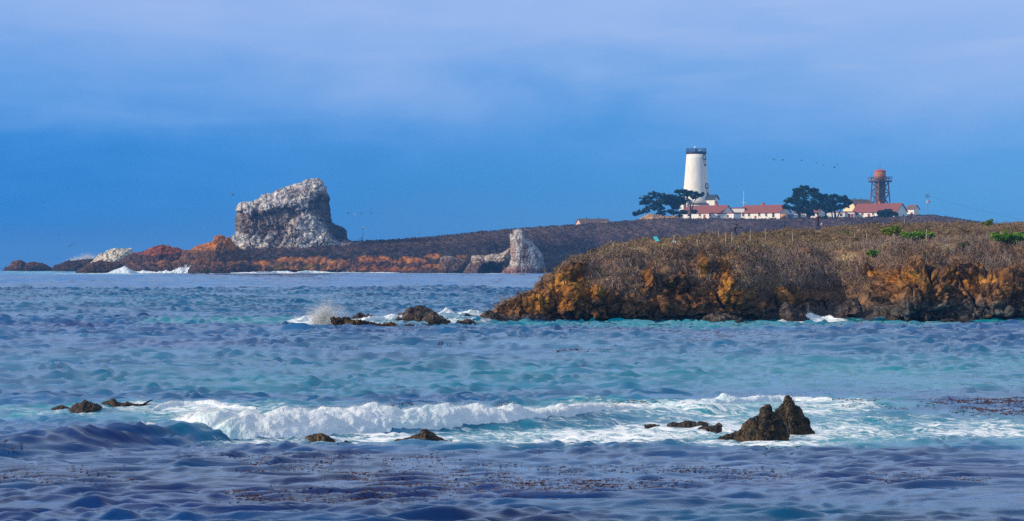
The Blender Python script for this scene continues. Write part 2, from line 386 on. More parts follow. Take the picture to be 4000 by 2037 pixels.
m, nt, b = new_mat('sea_water'); MAT['sea'] = m
aF = nd(nt, 'ShaderNodeAttribute', attribute_name='foam'); aT = nd(nt, 'ShaderNodeAttribute', attribute_name='teal'); aW = nd(nt, 'ShaderNodeAttribute', attribute_name='wind')
v1 = coords(nt, (0.55, 1.3, 1)); v2 = coords(nt, (1, 1.8, 1)); v3 = coords(nt, (.08, .16, .1))
fn = noise(nt, v1, 2.8, 7, 0.7, 0.9); fn2 = noise(nt, v2, 12, 3, 0.6)
fq = mth(nt, 'ADD', mth(nt, 'MULTIPLY', fn, .8), mth(nt, 'MULTIPLY', fn2, .2))
fm = mth(nt, 'MULTIPLY', mth(nt, 'SUBTRACT', mth(nt, 'ADD', fq, mth(nt, 'MULTIPLY', aF.outputs['Fac'], .62)), .78), 7.0, clamp=True)
fm = mth(nt, 'MULTIPLY', fm, mth(nt, 'MULTIPLY', aF.outputs['Fac'], 6, clamp=True))
big = noise(nt, v3, 1.0, 4, 0.5)
deep = ramp(nt, big, [(0.35, (0.0, 0.026, 0.16)), (0.65, (0.0, 0.095, 0.27))])
wcol = mixc(nt, deep, (0.0, 0.28, 0.32), mth(nt, 'MULTIPLY', aT.outputs['Fac'], .85, clamp=True))
aD = nd(nt, 'ShaderNodeAttribute', attribute_name='near_dark')
wcol = mixc(nt, wcol, (0.0, 0.009, 0.075), mth(nt, 'MULTIPLY', aD.outputs['Fac'], .85, clamp=True))
fcol = mixc(nt, (0.50, 0.60, 0.66), (0.82, 0.84, 0.86), mth(nt, 'MULTIPLY', fm, 1.0))
nt.links.new(mixc(nt, wcol, fcol, fm), b.inputs['Base Color'])
nt.links.new(mth(nt, 'ADD', mth(nt, 'MULTIPLY', fm, .6), .10), b.inputs['Roughness'])
b.inputs['IOR'].default_value = 1.33
h1 = noise(nt, coords(nt, (0.8, 1.5, 1)), 4.5, 4, 0.6, .4); h2 = noise(nt, coords(nt, (0.8, 1.4, 1)), 16, 3, 0.6)
hh = mth(nt, 'ADD', mth(nt, 'MULTIPLY', h1, .75), mth(nt, 'MULTIPLY', h2, .25))
hh = mth(nt, 'ADD', hh, mth(nt, 'MULTIPLY', fm, .35))
bp = nd(nt, 'ShaderNodeBump'); bp.inputs['Distance'].default_value = 0.05
nt.links.new(mth(nt, 'ADD', mth(nt, 'MULTIPLY', aW.outputs['Fac'], .30), .26, clamp=True), bp.inputs['Strength'])
nt.links.new(hh, bp.inputs['Height']); nt.links.new(bp.outputs[0], b.inputs['Normal'])
sea = np_mesh('sea', np.stack([XX, YY, ZZ], -1).reshape(-1, 3), grid_faces(len(rowY), nc), m, smooth=True, attrs=dict(foam=foam, teal=teal, wind=wind, near_dark=near_dark))
tag(sea, 'blue sea with lavender sheen, foam streaks and low waves', kind='structure')
del XX, YY, ZZ, uu, vv

# white water
m, nt, b = new_mat('white_water'); MAT['foam'] = m
v = coords(nt); n = noise(nt, v, 2.2, 6, 0.65); n2 = noise(nt, v, 0.7, 3)
nt.links.new(mixc(nt, mixc(nt, (0.52, 0.60, 0.68), (0.84, 0.86, 0.88), n), (0.45, 0.68, 0.70), mth(nt, 'MULTIPLY', mth(nt, 'SUBTRACT', n2, .52), 3.5, clamp=True)), b.inputs['Base Color'])
b.inputs['Roughness'].default_value = 0.9; b.inputs['Specular IOR Level'].default_value = .1
bp = nd(nt, 'ShaderNodeBump'); bp.inputs['Strength'].default_value = .6; bp.inputs['Distance'].default_value = .06
nt.links.new(noise(nt, v, 9, 5, .7), bp.inputs['Height']); nt.links.new(bp.outputs[0], b.inputs['Normal'])
m, nt, b = new_mat('spray_droplets'); MAT['spray'] = m; nt.nodes.remove(b)
df = nd(nt, 'ShaderNodeBsdfDiffuse'); tl = nd(nt, 'ShaderNodeBsdfTranslucent'); mx = nd(nt, 'ShaderNodeMixShader'); n = noise(nt, coords(nt), 3, 3)
cw = ramp(nt, n, [(.3, (.90, .92, .94)), (.7, (.97, .97, .97))]); nt.links.new(cw, df.inputs['Color']); nt.links.new(cw, tl.inputs['Color'])
nt.links.new(df.outputs[0], mx.inputs[1]); nt.links.new(tl.outputs[0], mx.inputs[2]); nt.links.new(mx.outputs[0], nt.nodes['Material Output'].inputs['Surface'])

def droplets(P, size, name, parent=None, mat=None):
    n = len(P); s = size[:, None, None] if np.ndim(size) else size
    T = np.array([[1, 1, 1], [-1, -1, 1], [-1, 1, -1], [1, -1, -1]]) * .6
    q = rng.normal(size=(n, 3, 3)); q, _ = np.linalg.qr(q)
    V = P[:, None, :] + np.einsum('ij,njk->nik', T, q) * s
    f = np.array([[0, 1, 2], [0, 3, 1], [0, 2, 3], [1, 3, 2]])
    Fc = (np.arange(n)[:, None, None] * 4 + f[None]).reshape(-1, 3)
    return np_mesh(name, V.reshape(-1, 3), Fc, mat or MAT['spray'], parent)

def whitewater(name, pts, label, group, steep=1.0, ncol=900, nrow=46, rough=.22, fine=1.0, drops=3000, cap=None):
    """pts: (u, v of toe, height) along the front; a churned roll of foam lying on the water"""
    U = np.array([p[0] for p in pts], float); V = np.array([p[1] for p in pts], float); H = np.array([p[2] for p in pts], float)
    t = np.linspace(0, 1, ncol); u = np.interp(t, np.linspace(0, 1, len(U)), U); k = np.argsort(U)
    v = np.interp(u, U[k], V[k]); A = np.interp(u, U[k], H[k]); y0 = YW(v); x = (u - CU) / F * y0
    prof = np.array([(-.3, -.3), (-.05, 0.15), (.15, .55), (.5, .85), (1.0, .97), (1.5, 1.0), (2.1, .88), (3.0, .5), (4.2, -.1), (4.6, -.5)])
    prof[:, 0] *= steep
    s = np.linspace(0, 1, nrow); ps = np.linspace(0, 1, len(prof))
    oy = np.interp(s, ps, prof[:, 0]); oz = np.interp(s, ps, prof[:, 1])
    lump = 1 + .28 * vn2(x * 1.1 / fine, x * 0, 5) + .18 * vn2(x * 3.1 / fine, x * 0, 6)
    G = np.zeros((nrow, ncol, 3))
    Ae = A * lump
    G[..., 0] = x[None, :]; G[..., 1] = y0[None, :] + oy[:, None] * Ae[None, :]
    base = sea_z(G[..., 0].copy(), G[..., 1].copy()) if y0.min() < 400 else 0
    G[..., 2] = base + oz[:, None] * Ae[None, :]
    n = grid_normals(G); n *= np.sign(n[..., 2:3] + n[..., 1:2] * -.5 + 1e-6)
    p = G / fine
    c1, _, _ = cell(p * np.array([1.6, 1.6, 2.0]) + .3 * fbm(p * 2, 2, 9)[..., None], 3); c2, _, _ = cell(p * 4.2, 4)
    disp = (.55 - c1) * .62 + (.5 - c2) * .26 + .3 * fbm(p * 5, 3, 12) 
    G += n * (disp * rough)[..., None] * np.clip(A / A.max() * 1.4, 0, 1)[None, :, None]
    o = np_mesh(name, G.reshape(-1, 3), grid_faces(nrow, ncol), MAT['foam'], smooth=True)
    tag(o, label, 'wave', group)
    if drops:
        j = rng.integers(0, ncol, drops); i = (nrow * (.18 + .5 * rng.random(drops))).astype(int)
        P = G[i, j] + n[i, j] * (np.abs(rng.normal(size=drops)) * .07 * A[j])[:, None] + np.array([0, 0, 1]) * (rng.exponential(size=drops) * .09 * A[j])[:, None]
        droplets(P, rng.uniform(.003, .008, drops) * fine, 'spray', o)
    return o

whitewater('breaking_wave', [(540, 1660, .04), (575, 1682, .12), (650, 1704, .22), (760, 1719, .29), (900, 1724, .33), (1050, 1720, .33), (1200, 1712, .31), (1400, 1702, .30), (1600, 1692, .33), (1800, 1682, .30), (2000, 1672, .27), (2200, 1655, .24), (2350, 1640, .2), (2450, 1632, .14), (2540, 1626, .03)],
           'long white breaking wave rolling in behind the small brown rocks', 'breaking waves', steep=2.3, rough=.15, drops=40000, ncol=1800, nrow=80)
whitewater('breaking_wave', [(2330, 1608, .03), (2450, 1606, .13), (2650, 1604, .17), (2800, 1600, .20), (2950, 1592, .22), (3050, 1588, .2), (3150, 1588, .16), (3250, 1590, .05)],
           'thin white crest of foam just behind the twin pointed rocks', 'breaking waves', rough=.12, drops=3000)
whitewater('breaking_wave', [(560, 1612, .03), (640, 1604, .12), (720, 1600, .15), (800, 1600, .13), (900, 1604, .1), (1000, 1606, .03)],
           'small line of foam beside the dark rocks at the left edge', 'breaking waves', rough=.1, drops=1500, ncol=500)
whitewater('breaking_wave', [(480, 1069.5, .3), (560, 1069.5, .9), (610, 1069.5, .5), (640, 1069.5, 1.2), (665, 1069.5, .8), (700, 1069.5, 1.8), (720, 1069.5, 1.4), (738, 1069.5, 2.3), (752, 1069.5, .4)],
           'white surf bursting against the far orange rocks', 'breaking waves', steep=1.3, rough=1.5, fine=4, ncol=260, nrow=40, drops=2500)
whitewater('breaking_wave', [(415, 1070.5, .3), (450, 1070.5, 1.6), (478, 1070.5, 2.6), (505, 1070.5, 1.5), (545, 1070, .3)],
           'small burst of surf in the gap below the white topped rock', 'breaking waves', steep=1.0, rough=.9, fine=5, ncol=120, nrow=40, drops=900)
whitewater('breaking_wave', [(900, 1069, .2), (1000, 1069, .5), (1080, 1068.6, .8), (1150, 1068.6, .7), (1220, 1068.4, .9), (1300, 1068.4, .6), (1450, 1068, .5), (1560, 1068, .3)],
           'low line of surf along the foot of the far orange cliff', 'breaking waves', rough=.45, fine=4, ncol=500, nrow=24, drops=0)
whitewater('breaking_wave', [(1360, 1268, .05), (1420, 1266, .25), (1500, 1264, .3), (1580, 1264, .38), (1660, 1263, .4), (1720, 1262, .25), (1800, 1262, .05)],
           'white wash running in front of the broken dark reef', 'breaking waves', rough=.22, fine=1.6, ncol=500, drops=2500)
whitewater('breaking_wave', [(1690, 1238, .1), (1740, 1237, .38), (1800, 1237, .42), (1880, 1236, .3), (1960, 1236, .06)],
           'white wash behind the reef beside the cliff tip', 'breaking waves', rough=.22, fine=1.6, ncol=300, drops=1500)
whitewater('breaking_wave', [(1120, 1266, .05), (1160, 1266, .2), (1200, 1265, .35), (1290, 1266, .45), (1340, 1267, .2)],
           'white wash left of the reef below the tall splash', 'breaking waves', rough=.22, fine=1.6, ncol=300, drops=1500)
whitewater('breaking_wave', [(3120, 1252, .04), (3150, 1250, .22), (3180, 1249, .38), (3205, 1249, .2), (3235, 1249, .26), (3270, 1250, .06)],
           'small white wave breaking on the pebble beach below the cliff', 'breaking waves', rough=.22, fine=1.6, ncol=300, drops=2000)

def burst(name, u0, v0, Y, w_, h_, n, size, label, lean=0.0, core=.55):
    base = PX(u0, v0, Y); P = []
    k = int(n * core)
    z = rng.beta(1.1, 2.6, k) * h_ * .8; r = w_ * .42 * (1 - .35 * z / h_)
    a = rng.normal(size=(k, 2)) * .5
    P.append(np.stack([a[:, 0] * r + lean * z, a[:, 1] * r * .6, z], -1))
    nf = 46; fi = rng.integers(0, nf, n - k)
    fx = rng.normal(size=nf) * .45; fh = h_ * np.clip(rng.uniform(.35, 1.12, nf) * np.exp(-fx ** 2 * .8), .1, 2)
    t = rng.random(n - k) ** .8; th = rng.normal(size=(n - k, 3)) * (w_ * .02 + w_ * .05 * t[:, None])
    fd = rng.normal(size=nf) * .25
    P.append(np.stack([fx[fi] * w_ * (.35 + .45 * t) + lean * t * fh[fi], fd[fi] * w_ * (.4 + .6 * t), t * fh[fi]], -1) + th * np.array([1, 1, .8]))
    P = np.concatenate(P) + base; P[:, 2] = np.maximum(P[:, 2], base[2] - .05)
    return tag(droplets(P, rng.uniform(.5, 1.2, len(P)) * size, name), label, 'splash', 'bursts of spray')
burst('sea_spray', 1264, 1270, 186, 2.6, 1.95, 300000, .0062, 'tall burst of white spray left of the reef', .12, .62)
burst('sea_spray', 292, 1034, 1190, 8, 3.4, 40000, .05, 'white spray behind the low far rock, nearest the open sea', .3)
burst('sea_spray', 342, 1026, 1190, 11, 4.2, 50000, .05, 'white spray behind the far rock, touching the white topped one', .1)
burst('sea_spray', 3160, 1250, 205, .5, 1.5, 1500, .009, 'thin jet of spray thrown up at the pebble beach', -.12, .2)
burst('sea_spray', 735, 1066, 955, 3.5, 3.2, 14000, .045, 'spray flung up at the right end of the far surf', -.2)

# ------------------------------------------------------------------ rocks
def resample(pts, n):
    P = np.array(pts, float); d = np.r_[0, np.cumsum(np.linalg.norm(np.diff(P, axis=0), axis=1))]
    t = np.linspace(0, d[-1], n); return np.stack([np.interp(t, d, P[:, 0]), np.interp(t, d, P[:, 1])], -1)
def rock(name, outline, Y, depth, label, cat, group, colf, mat, scale, amp, p=2.4, nt_=150, nf=90, seed=0, blocks=.5, inset=None, sink=.6, parent=None, strata=0):
    """outline as seen, in photo pixels at distance Y, swept back through a real depth and broken up by noise"""
    W = np.array([PX(u, v, Y) for u, v in outline]); W2 = W[:, [0, 2]]
    W2 = np.vstack([[W2[0, 0], W2[0, 1] - sink], W2, [W2[-1, 0], W2[-1, 1] - sink]])
    c = np.array([(W2[0, 0] + W2[-1, 0]) / 2, min(W2[0, 1], W2[-1, 1])])
    O = resample(W2, nt_) - c
    ph = np.linspace(-pi / 2, pi / 2, nf)
    y = np.sign(np.sin(ph)) * np.abs(np.sin(ph)) ** (2 / p) * depth; s = np.abs(np.cos(ph)) ** (2 / p)
    G = np.zeros((nf, nt_, 3)); G[..., 0] = O[None, :, 0] * s[:, None]; G[..., 2] = O[None, :, 1] * s[:, None]; G[..., 1] = y[:, None]
    n = grid_normals(G); ctr = np.array([0, 0, O[:, 1].max() * .3])
    n *= np.sign(np.sum(n * (G - ctr), -1, keepdims=True) + 1e-9)
    q = G / scale + seed * 7.7
    f1, f2, idv = cell(q * np.array([1, 1, 1.25]) + .25 * fbm(q * 1.5, 2, seed)[..., None], seed + 2)
    g1, g2, idw = cell(q * 2.7, seed + 8)
    disp = blocks * ((idv - .5) * 1.0 * sstep(.02, .14, f2 - f1) + .5 * (idw - .5) * sstep(.02, .16, g2 - g1)) + (1 - blocks) * .9 * fbm(q * 1.3, 4, seed + 4, .55, True) + .22 * fbm(q * 5, 3, seed + 6)
    if strata: disp += strata * np.sin(q[..., 2] * 4 + 2 * fbm(q, 2, 1))
    if inset is not None: disp = disp + inset(G, c, Y) / amp
    e = 1 - .8 * np.exp(-(G[..., 2] / (.12 * O[:, 1].max() + 1e-6)) ** 2) * 0
    G = G + n * (disp * amp * e)[..., None]
    loc = (c[0], Y + depth * .0, c[1])
    n2 = grid_normals(G); n2 *= np.sign(np.sum(n2 * n, -1, keepdims=True) + 1e-9)
    Wd = G + np.array(loc); uu, vv = UV(Wd)
    col = colf(Wd, n2, uu, vv, q, f2 - f1)
    o = np_mesh(name, G.reshape(-1, 3), grid_faces(nf, nt_), mat, parent, loc, col.reshape(-1, 3))
    return tag(o, label, cat, group)
def blobs(uu, vv, lst):
    s = 0
    for u0, v0, ru, rv in lst: s = np.maximum(s, np.exp(-((uu - u0) / ru) ** 2 - ((vv - v0) / rv) ** 2))
    return s
def C(*a): return np.array(a)

DARK = C(.009, .007, .006)
def col_dark(tint=C(.075, .05, .03), wet=.6):
    def f(P, n, uu, vv, q, edge):
        k = sstep(-.3, .5, fbm(q * 1.7, 3, 2)); c = lerp(DARK, tint, k)
        return lerp(c, c * .5, wet * sstep(.5, 0, P[..., 2]))
    return f
def col_reef(P, n, uu, vv, q, edge):
    k = sstep(-.3, .5, fbm(q * 1.3, 3, 5)); c = lerp(C(.045, .035, .035), C(.14, .105, .09), k)
    return lerp(c, C(.02, .018, .018), .8 * sstep(.55, .1, P[..., 2]))
def col_olive(P, n, uu, vv, q, edge):
    return lerp(C(.03, .018, .012), C(.13, .075, .015), sstep(-.3, .6, fbm(q * 1.5, 3, 5) + n[..., 2] * .4 - .2))

# foreground rocks
rock('sea_rock', [(2810, 1716), (2838, 1704), (2870, 1694), (2895, 1676), (2905, 1654), (2935, 1636), (2962, 1622), (2975, 1600), (2990, 1583), (3004, 1584), (3020, 1604), (3045, 1624), (3060, 1648), (3072, 1676), (3080, 1702)], 67.0, .75,
     'larger front one of the twin pointed surf rocks, with a low tail at left', 'rock', 'twin pointed rocks', col_dark(C(.085, .048, .018), .3), MAT['rock_near'], .26, .13, 1.15, 260, 150, 1, .45)
rock('sea_rock', [(3005, 1692), (3020, 1630), (3028, 1606), (3045, 1590), (3064, 1578), (3068, 1552), (3080, 1549), (3094, 1556), (3102, 1576), (3120, 1594), (3138, 1615), (3152, 1634), (3160, 1655), (3166, 1672), (3182, 1690)], 69.5, .6,
     'taller rear rock of the twin pointed rocks in the surf, with a nubbed peak', 'rock', 'twin pointed rocks', col_dark(C(.06, .036, .016), .3), MAT['rock_near'], .26, .12, 1.15, 240, 140, 2, .45)
small = [
 ([(1545, 1731), (1580, 1722), (1612, 1712), (1640, 1704), (1650, 1686), (1664, 1684), (1690, 1700), (1715, 1716), (1740, 1728), (1765, 1732)], 66, .5, 'small brown peaked rock at the foot of the long breaking wave'),
 ([(1172, 1726), (1186, 1714), (1212, 1702), (1238, 1694), (1252, 1694), (1266, 1700), (1284, 1699), (1292, 1710), (1308, 1725)], 66.2, .4, 'low weedy brown rock in the white wash left of the peaked rock'),
 ([(1280, 1747), (1300, 1742), (1322, 1740), (1330, 1746)], 65, .15, 'flat dark rock awash, one of two below the breaking wave'),
 ([(1342, 1738), (1350, 1731), (1358, 1734), (1370, 1739)], 65.6, .12, 'tiny dark pointed rock below the breaking wave'),
 ([(2520, 1671), (2540, 1667), (2560, 1666), (2575, 1671)], 72.3, .2, 'tiny flat dark rock awash left of the twin pointed rocks'),
 ([(2608, 1665), (2630, 1660), (2650, 1662), (2665, 1656), (2690, 1654), (2720, 1659), (2745, 1659), (2765, 1663)], 73, .3, 'long thin dark rock awash left of the twin pointed rocks'),
 ([(2725, 1684), (2745, 1674), (2775, 1674), (2795, 1672), (2808, 1662), (2818, 1668), (2822, 1682)], 70.8, .3, 'low dark rock with a raised right corner beside the twin pointed rocks'),
 ([(202, 1607), (225, 1596), (245, 1593), (262, 1600), (275, 1608)], 79.9, .4, 'rounded dark rock, leftmost of the three at the left edge of the surf'),
 ([(268, 1611), (285, 1592), (318, 1582), (330, 1570), (345, 1578), (375, 1588), (396, 1600), (398, 1614)], 79.3, .6, 'largest of the three dark rocks at the left edge of the surf'),
 ([(395, 1582), (420, 1577), (432, 1567), (445, 1568), (452, 1582), (485, 1584), (500, 1578), (515, 1588), (545, 1590), (570, 1580), (598, 1568), (560, 1594)], 82, .5, 'long jagged dark rock, rightmost of three at the surf left edge'),
 ([(2112, 1549), (2125, 1545), (2136, 1544), (2140, 1549)], 88.8, .15, 'tiny black rock alone in open water behind the breaking wave'),
]
for k, (ol, Y, dp, lb) in enumerate(small):
    ol = [(u_0, v_0 - (0 if k == 1 else 8)) for u_0, v_0 in ol]
    rock('sea_rock', ol, Y, dp, lb, 'rock', 'small surf rocks', col_dark(C(.14, .075, .03) if k < 4 else C(.08, .05, .035), .4), MAT['rock_near'], .18, .065, 1.5, 130, 70, 10 + k, .4, sink=.25)
# reef by the near cliff
reef = [
 ([(1298, 1274), (1300, 1246), (1312, 1252), (1322, 1247), (1335, 1253), (1350, 1243), (1368, 1250), (1392, 1250), (1420, 1258), (1455, 1264), (1480, 1270), (1500, 1276)], 183.5, 1.2, 'flat weed covered brown rock slab right of the tall splash', col_olive),
 ([(1366, 1252), (1380, 1238), (1392, 1234), (1398, 1222), (1410, 1226), (1425, 1236), (1438, 1228), (1452, 1240), (1466, 1250)], 196, 1.2, 'jagged grey rock standing behind the weedy slab', col_reef),
 ([(1478, 1251), (1490, 1244), (1515, 1243), (1532, 1232), (1550, 1236), (1562, 1228), (1580, 1228), (1592, 1214), (1602, 1208), (1625, 1208), (1634, 1200), (1648, 1199), (1660, 1206), (1685, 1216), (1695, 1226), (1720, 1240), (1740, 1246), (1762, 1260)], 194, 2.6, 'tallest jagged grey rock pile in the middle of the reef', col_reef),
 ([(1650, 1262), (1660, 1236), (1672, 1226), (1690, 1224), (1706, 1236), (1726, 1246), (1758, 1258), (1764, 1264)], 191, 1.3, 'rounded boulder leaning on the front of the grey reef pile', col_reef),
 ([(1502, 1275), (1520, 1266), (1535, 1263), (1552, 1266), (1560, 1274)], 185, .8, 'small brown boulder just right of the weedy slab', col_olive),
 ([(1568, 1276), (1585, 1271), (1605, 1272), (1612, 1276)], 184, .6, 'tiny flat rock awash right of the small brown boulder', col_olive),
 ([(1762, 1268), (1790, 1260), (1815, 1258), (1832, 1252), (1850, 1262), (1856, 1268)], 188, 1.0, 'low flat dark rock between the reef and the cliff tip', col_reef),
 ([(1805, 1240), (1820, 1230), (1840, 1232), (1850, 1240)], 212, 1.0, 'dark rock in the wash behind the cliff tip, smaller one', col_reef),
 ([(1858, 1262), (1868, 1246), (1885, 1236), (1895, 1222), (1915, 1220), (1940, 1228), (1960, 1240), (1990, 1250), (2010, 1262)], 194, 2.0, 'dark rock at the very tip of the near cliff', col_reef),
 ([(2700, 1268), (2715, 1262), (2740, 1260), (2760, 1268)], 190, .8, 'low brown weedy rock awash below the middle of the cliff', col_olive),
 ([(2742, 1266), (2750, 1245), (2775, 1232), (2810, 1226), (2840, 1232), (2870, 1238), (2890, 1250), (2905, 1262)], 196, 2.0, 'big dark grey rock at the foot of the cliff middle', col_reef),
 ([(2770, 1270), (2790, 1248), (2805, 1244), (2825, 1250), (2845, 1262), (2850, 1268)], 191, 1.0, 'grey rock leaning in front of the big dark grey rock', col_reef),
 ([(2868, 1268), (2885, 1248), (2895, 1242), (2900, 1258), (2920, 1264)], 190, .7, 'small pointed grey rock right of the leaning grey rock', col_reef),
 ([(3672, 1262), (3690, 1252), (3710, 1247), (3728, 1254), (3735, 1263)], 194, 1.0, 'brown rock awash below the right part of the cliff', col_reef),
 ([(3740, 1262), (3765, 1254), (3785, 1256), (3805, 1260), (3812, 1266)], 193, .9, 'long low dark rock awash at the right, beside the brown one', col_reef),
 ([(3290, 1208), (3300, 1190), (3322, 1170), (3345, 1168), (3356, 1184), (3362, 1206)], 206, 1.0, 'large slanted boulder on the pebble beach', col_reef),
 ([(3330, 1208), (3340, 1198), (3360, 1198), (3368, 1208)], 203, .5, 'small boulder beside the slanted one on the pebble beach', col_reef),
 ([(3040, 1246), (3052, 1196), (3070, 1186), (3090, 1200), (3100, 1215), (3130, 1222), (3150, 1238), (3160, 1248)], 203, 1.3, 'cracked grey outcrop at the left end of the pebble beach', col_reef),
]
for k, (ol, Y, dp, lb, cf) in enumerate(reef):
    rock('shore_rock', ol, Y, dp, lb, 'rock', 'rocks of the reef and cliff foot', cf, MAT['rock_mid'], .55, .36, 1.5, 200, 100, 30 + k, .5, sink=.4)

# far rocks
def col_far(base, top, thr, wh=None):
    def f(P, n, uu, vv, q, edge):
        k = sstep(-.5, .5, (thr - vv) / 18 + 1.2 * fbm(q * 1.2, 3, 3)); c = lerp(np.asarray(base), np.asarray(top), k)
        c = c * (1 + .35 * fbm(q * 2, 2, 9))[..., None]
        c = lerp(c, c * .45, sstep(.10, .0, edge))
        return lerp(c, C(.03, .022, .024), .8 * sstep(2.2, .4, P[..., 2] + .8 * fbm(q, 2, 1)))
    return f
BR = C(.085, .045, .04)
def outl(pts, ox, oy, sc): return [(ox + x / sc, oy + y / sc) for x, y in pts]
Z4 = (0, 850, 2.576)
far_rocks = [
 (outl([(30, 545), (60, 510), (130, 470), (135, 448), (180, 436), (225, 445), (245, 480), (300, 462), (350, 455), (420, 470), (470, 490), (520, 530), (545, 545)], *Z4), 1180, 12, 'low dark brown rock farthest out to sea', col_far(BR, C(.17, .07, .035), 1032)),
 (outl([(530, 525), (560, 490), (640, 465), (680, 450), (760, 440), (850, 432), (950, 425), (990, 450), (1000, 520), (900, 530)], *Z4), 1150, 12, 'low dark rock with spray behind it', col_far(C(.06, .032, .036), BR, 1020)),
 (outl([(880, 520), (920, 460), (990, 400), (1000, 378), (1070, 360), (1080, 345), (1150, 330), (1240, 318), (1315, 322), (1330, 350), (1345, 380), (1330, 440), (1340, 520)], *Z4), 1090, 14, 'pale white topped rock among the far brown rocks', col_far(C(.10, .07, .06), C(.62, .55, .45), 1040)),
 (outl([(755, 575), (790, 540), (850, 500), (900, 470), (960, 460), (1030, 445), (1090, 460), (1180, 460), (1240, 470), (1260, 520), (1230, 560), (1080, 575)], *Z4), 960, 10, 'dark brown boulder rock below the white topped rock', col_far(C(.075, .04, .035), C(.11, .06, .045), 1035)),
 (outl([(1180, 560), (1215, 440), (1290, 385), (1380, 365), (1460, 350), (1540, 310), (1600, 295), (1660, 283), (1700, 300), (1760, 312), (1830, 330), (1900, 345), (2000, 400), (2020, 560)], *Z4), 990, 16, 'rust red topped rock left of the orange peak', col_far(C(.085, .045, .042), C(.30, .075, .035), 992)),
 (outl([(1790, 560), (1800, 420), (1850, 350), (1920, 330), (2000, 290), (2100, 260), (2165, 245), (2175, 195), (2215, 183), (2260, 205), (2275, 225), (2305, 205), (2320, 240), (2380, 300), (2460, 340), (2500, 360), (2520, 470), (2600, 560)], *Z4), 985, 18, 'orange peaked rock beside the big white rock', col_far(C(.13, .065, .045), C(.42, .15, .035), 975)),
 (outl([(1200, 575), (1250, 500), (1330, 470), (1400, 480), (1480, 455), (1560, 470), (1640, 440), (1720, 460), (1800, 430), (1880, 455), (1960, 440), (2060, 420), (2160, 450), (2260, 440), (2360, 460), (2460, 440), (2560, 480), (2600, 575)], *Z4), 972, 10, 'long jagged rust brown ledge in front of the red and orange peaks', col_far(C(.09, .05, .042), C(.24, .10, .045), 1030)),
 (outl([(1905, 560), (1915, 500), (1960, 485), (2060, 490), (2150, 500), (2230, 510), (2280, 540), (2310, 565)], *Z4), 945, 8, 'low brown ledge at the foot of the orange peak', col_far(C(.10, .055, .045), C(.17, .085, .05), 1040)),
]
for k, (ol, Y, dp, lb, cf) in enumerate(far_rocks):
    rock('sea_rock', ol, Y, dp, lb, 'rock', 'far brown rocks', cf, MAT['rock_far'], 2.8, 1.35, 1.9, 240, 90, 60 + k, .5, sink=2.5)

# boulders strewn at the foot of the far cliff
bold = [(1005, 1040, 18, 12), (1050, 1050, 14, 12), (980, 1060, 16, 10), (1140, 1026, 10, 6), (1240, 1020, 10, 10), (1290, 1022, 12, 10), (1310, 1030, 18, 12), (1330, 1040, 12, 12), (1120, 1050, 12, 8), (1160, 1044, 10, 8),
        (1000, 1066, 14, 7), (948, 1066, 10, 6), (1385, 1062, 14, 7), (1260, 1060, 12, 6), (1080, 1062, 12, 7)]
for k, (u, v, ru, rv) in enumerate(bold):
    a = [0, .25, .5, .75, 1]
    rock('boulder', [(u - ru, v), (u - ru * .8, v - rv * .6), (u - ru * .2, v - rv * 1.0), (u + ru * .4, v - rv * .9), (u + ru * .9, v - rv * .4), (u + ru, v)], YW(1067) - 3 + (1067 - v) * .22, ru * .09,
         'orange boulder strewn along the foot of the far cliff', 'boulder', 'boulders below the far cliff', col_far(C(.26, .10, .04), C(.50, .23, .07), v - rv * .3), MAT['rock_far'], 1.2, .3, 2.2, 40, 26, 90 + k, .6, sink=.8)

Z6 = (1600, 840, 2.862)
def col_spire(P, n, uu, vv, q, edge):
    k = sstep(-.35, .35, fbm(q * C(1.4, 1.4, .5), 3, 3) + .25)
    c = lerp(C(.20, .11, .09), C(.54, .49, .46), k)
    c = lerp(c, C(.13, .13, .20), .6 * sstep(2080, 2120, uu))
    c = lerp(c, C(.20, .075, .05), sstep(1035, 1062, vv + 14 * fbm(q, 2, 4)) * .85)
    c = lerp(c, C(.28, .11, .06), blobs(uu, vv, [(2003, 985, 8, 35)]) * .8)
    return lerp(c, c * .5, sstep(.1, 0, edge))
rock('rock_spire', outl([(1035, 645), (1060, 600), (1105, 545), (1122, 480), (1128, 400), (1130, 300), (1130, 222), (1163, 215), (1168, 178), (1200, 165), (1250, 170), (1265, 205), (1276, 250), (1282, 278), (1340, 280), (1390, 330), (1440, 400), (1475, 440), (1500, 540), (1512, 600), (1500, 645)], *Z6), 1008, 7,
     'white streaked rock spire standing at the end of the far cliff', 'rock', 'pale rocks of the far cliff', col_spire, MAT['rock_far'], 2.6, .8, 2.2, 220, 110, 71, .4, sink=2.5)
def cave_inset(G, c, Y):
    u, v = UV(G + np.array([c[0], Y, c[1]]))
    k = np.maximum(sstep(1.05, .7, ((u - 1925) / 58) ** 2 + ((v - 1066) / 44) ** 2), 0) * (G[..., 1] < 0)
    return -7.0 * k
def col_arch(P, n, uu, vv, q, edge):
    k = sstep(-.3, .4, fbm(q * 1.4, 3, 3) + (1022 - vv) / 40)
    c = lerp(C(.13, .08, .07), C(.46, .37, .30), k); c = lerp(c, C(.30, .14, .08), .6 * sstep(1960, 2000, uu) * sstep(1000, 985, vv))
    return lerp(c, c * .45, sstep(.12, 0, edge))
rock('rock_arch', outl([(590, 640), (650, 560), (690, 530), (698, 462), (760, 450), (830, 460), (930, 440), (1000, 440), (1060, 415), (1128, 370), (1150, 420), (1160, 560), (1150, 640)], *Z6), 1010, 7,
     'pale cobbled rock with a dark sea cave, left of the spire', 'rock', 'pale rocks of the far cliff', col_arch, MAT['rock_far'], 1.9, .6, 2.6, 240, 120, 72, .7, cave_inset, sink=2.5)
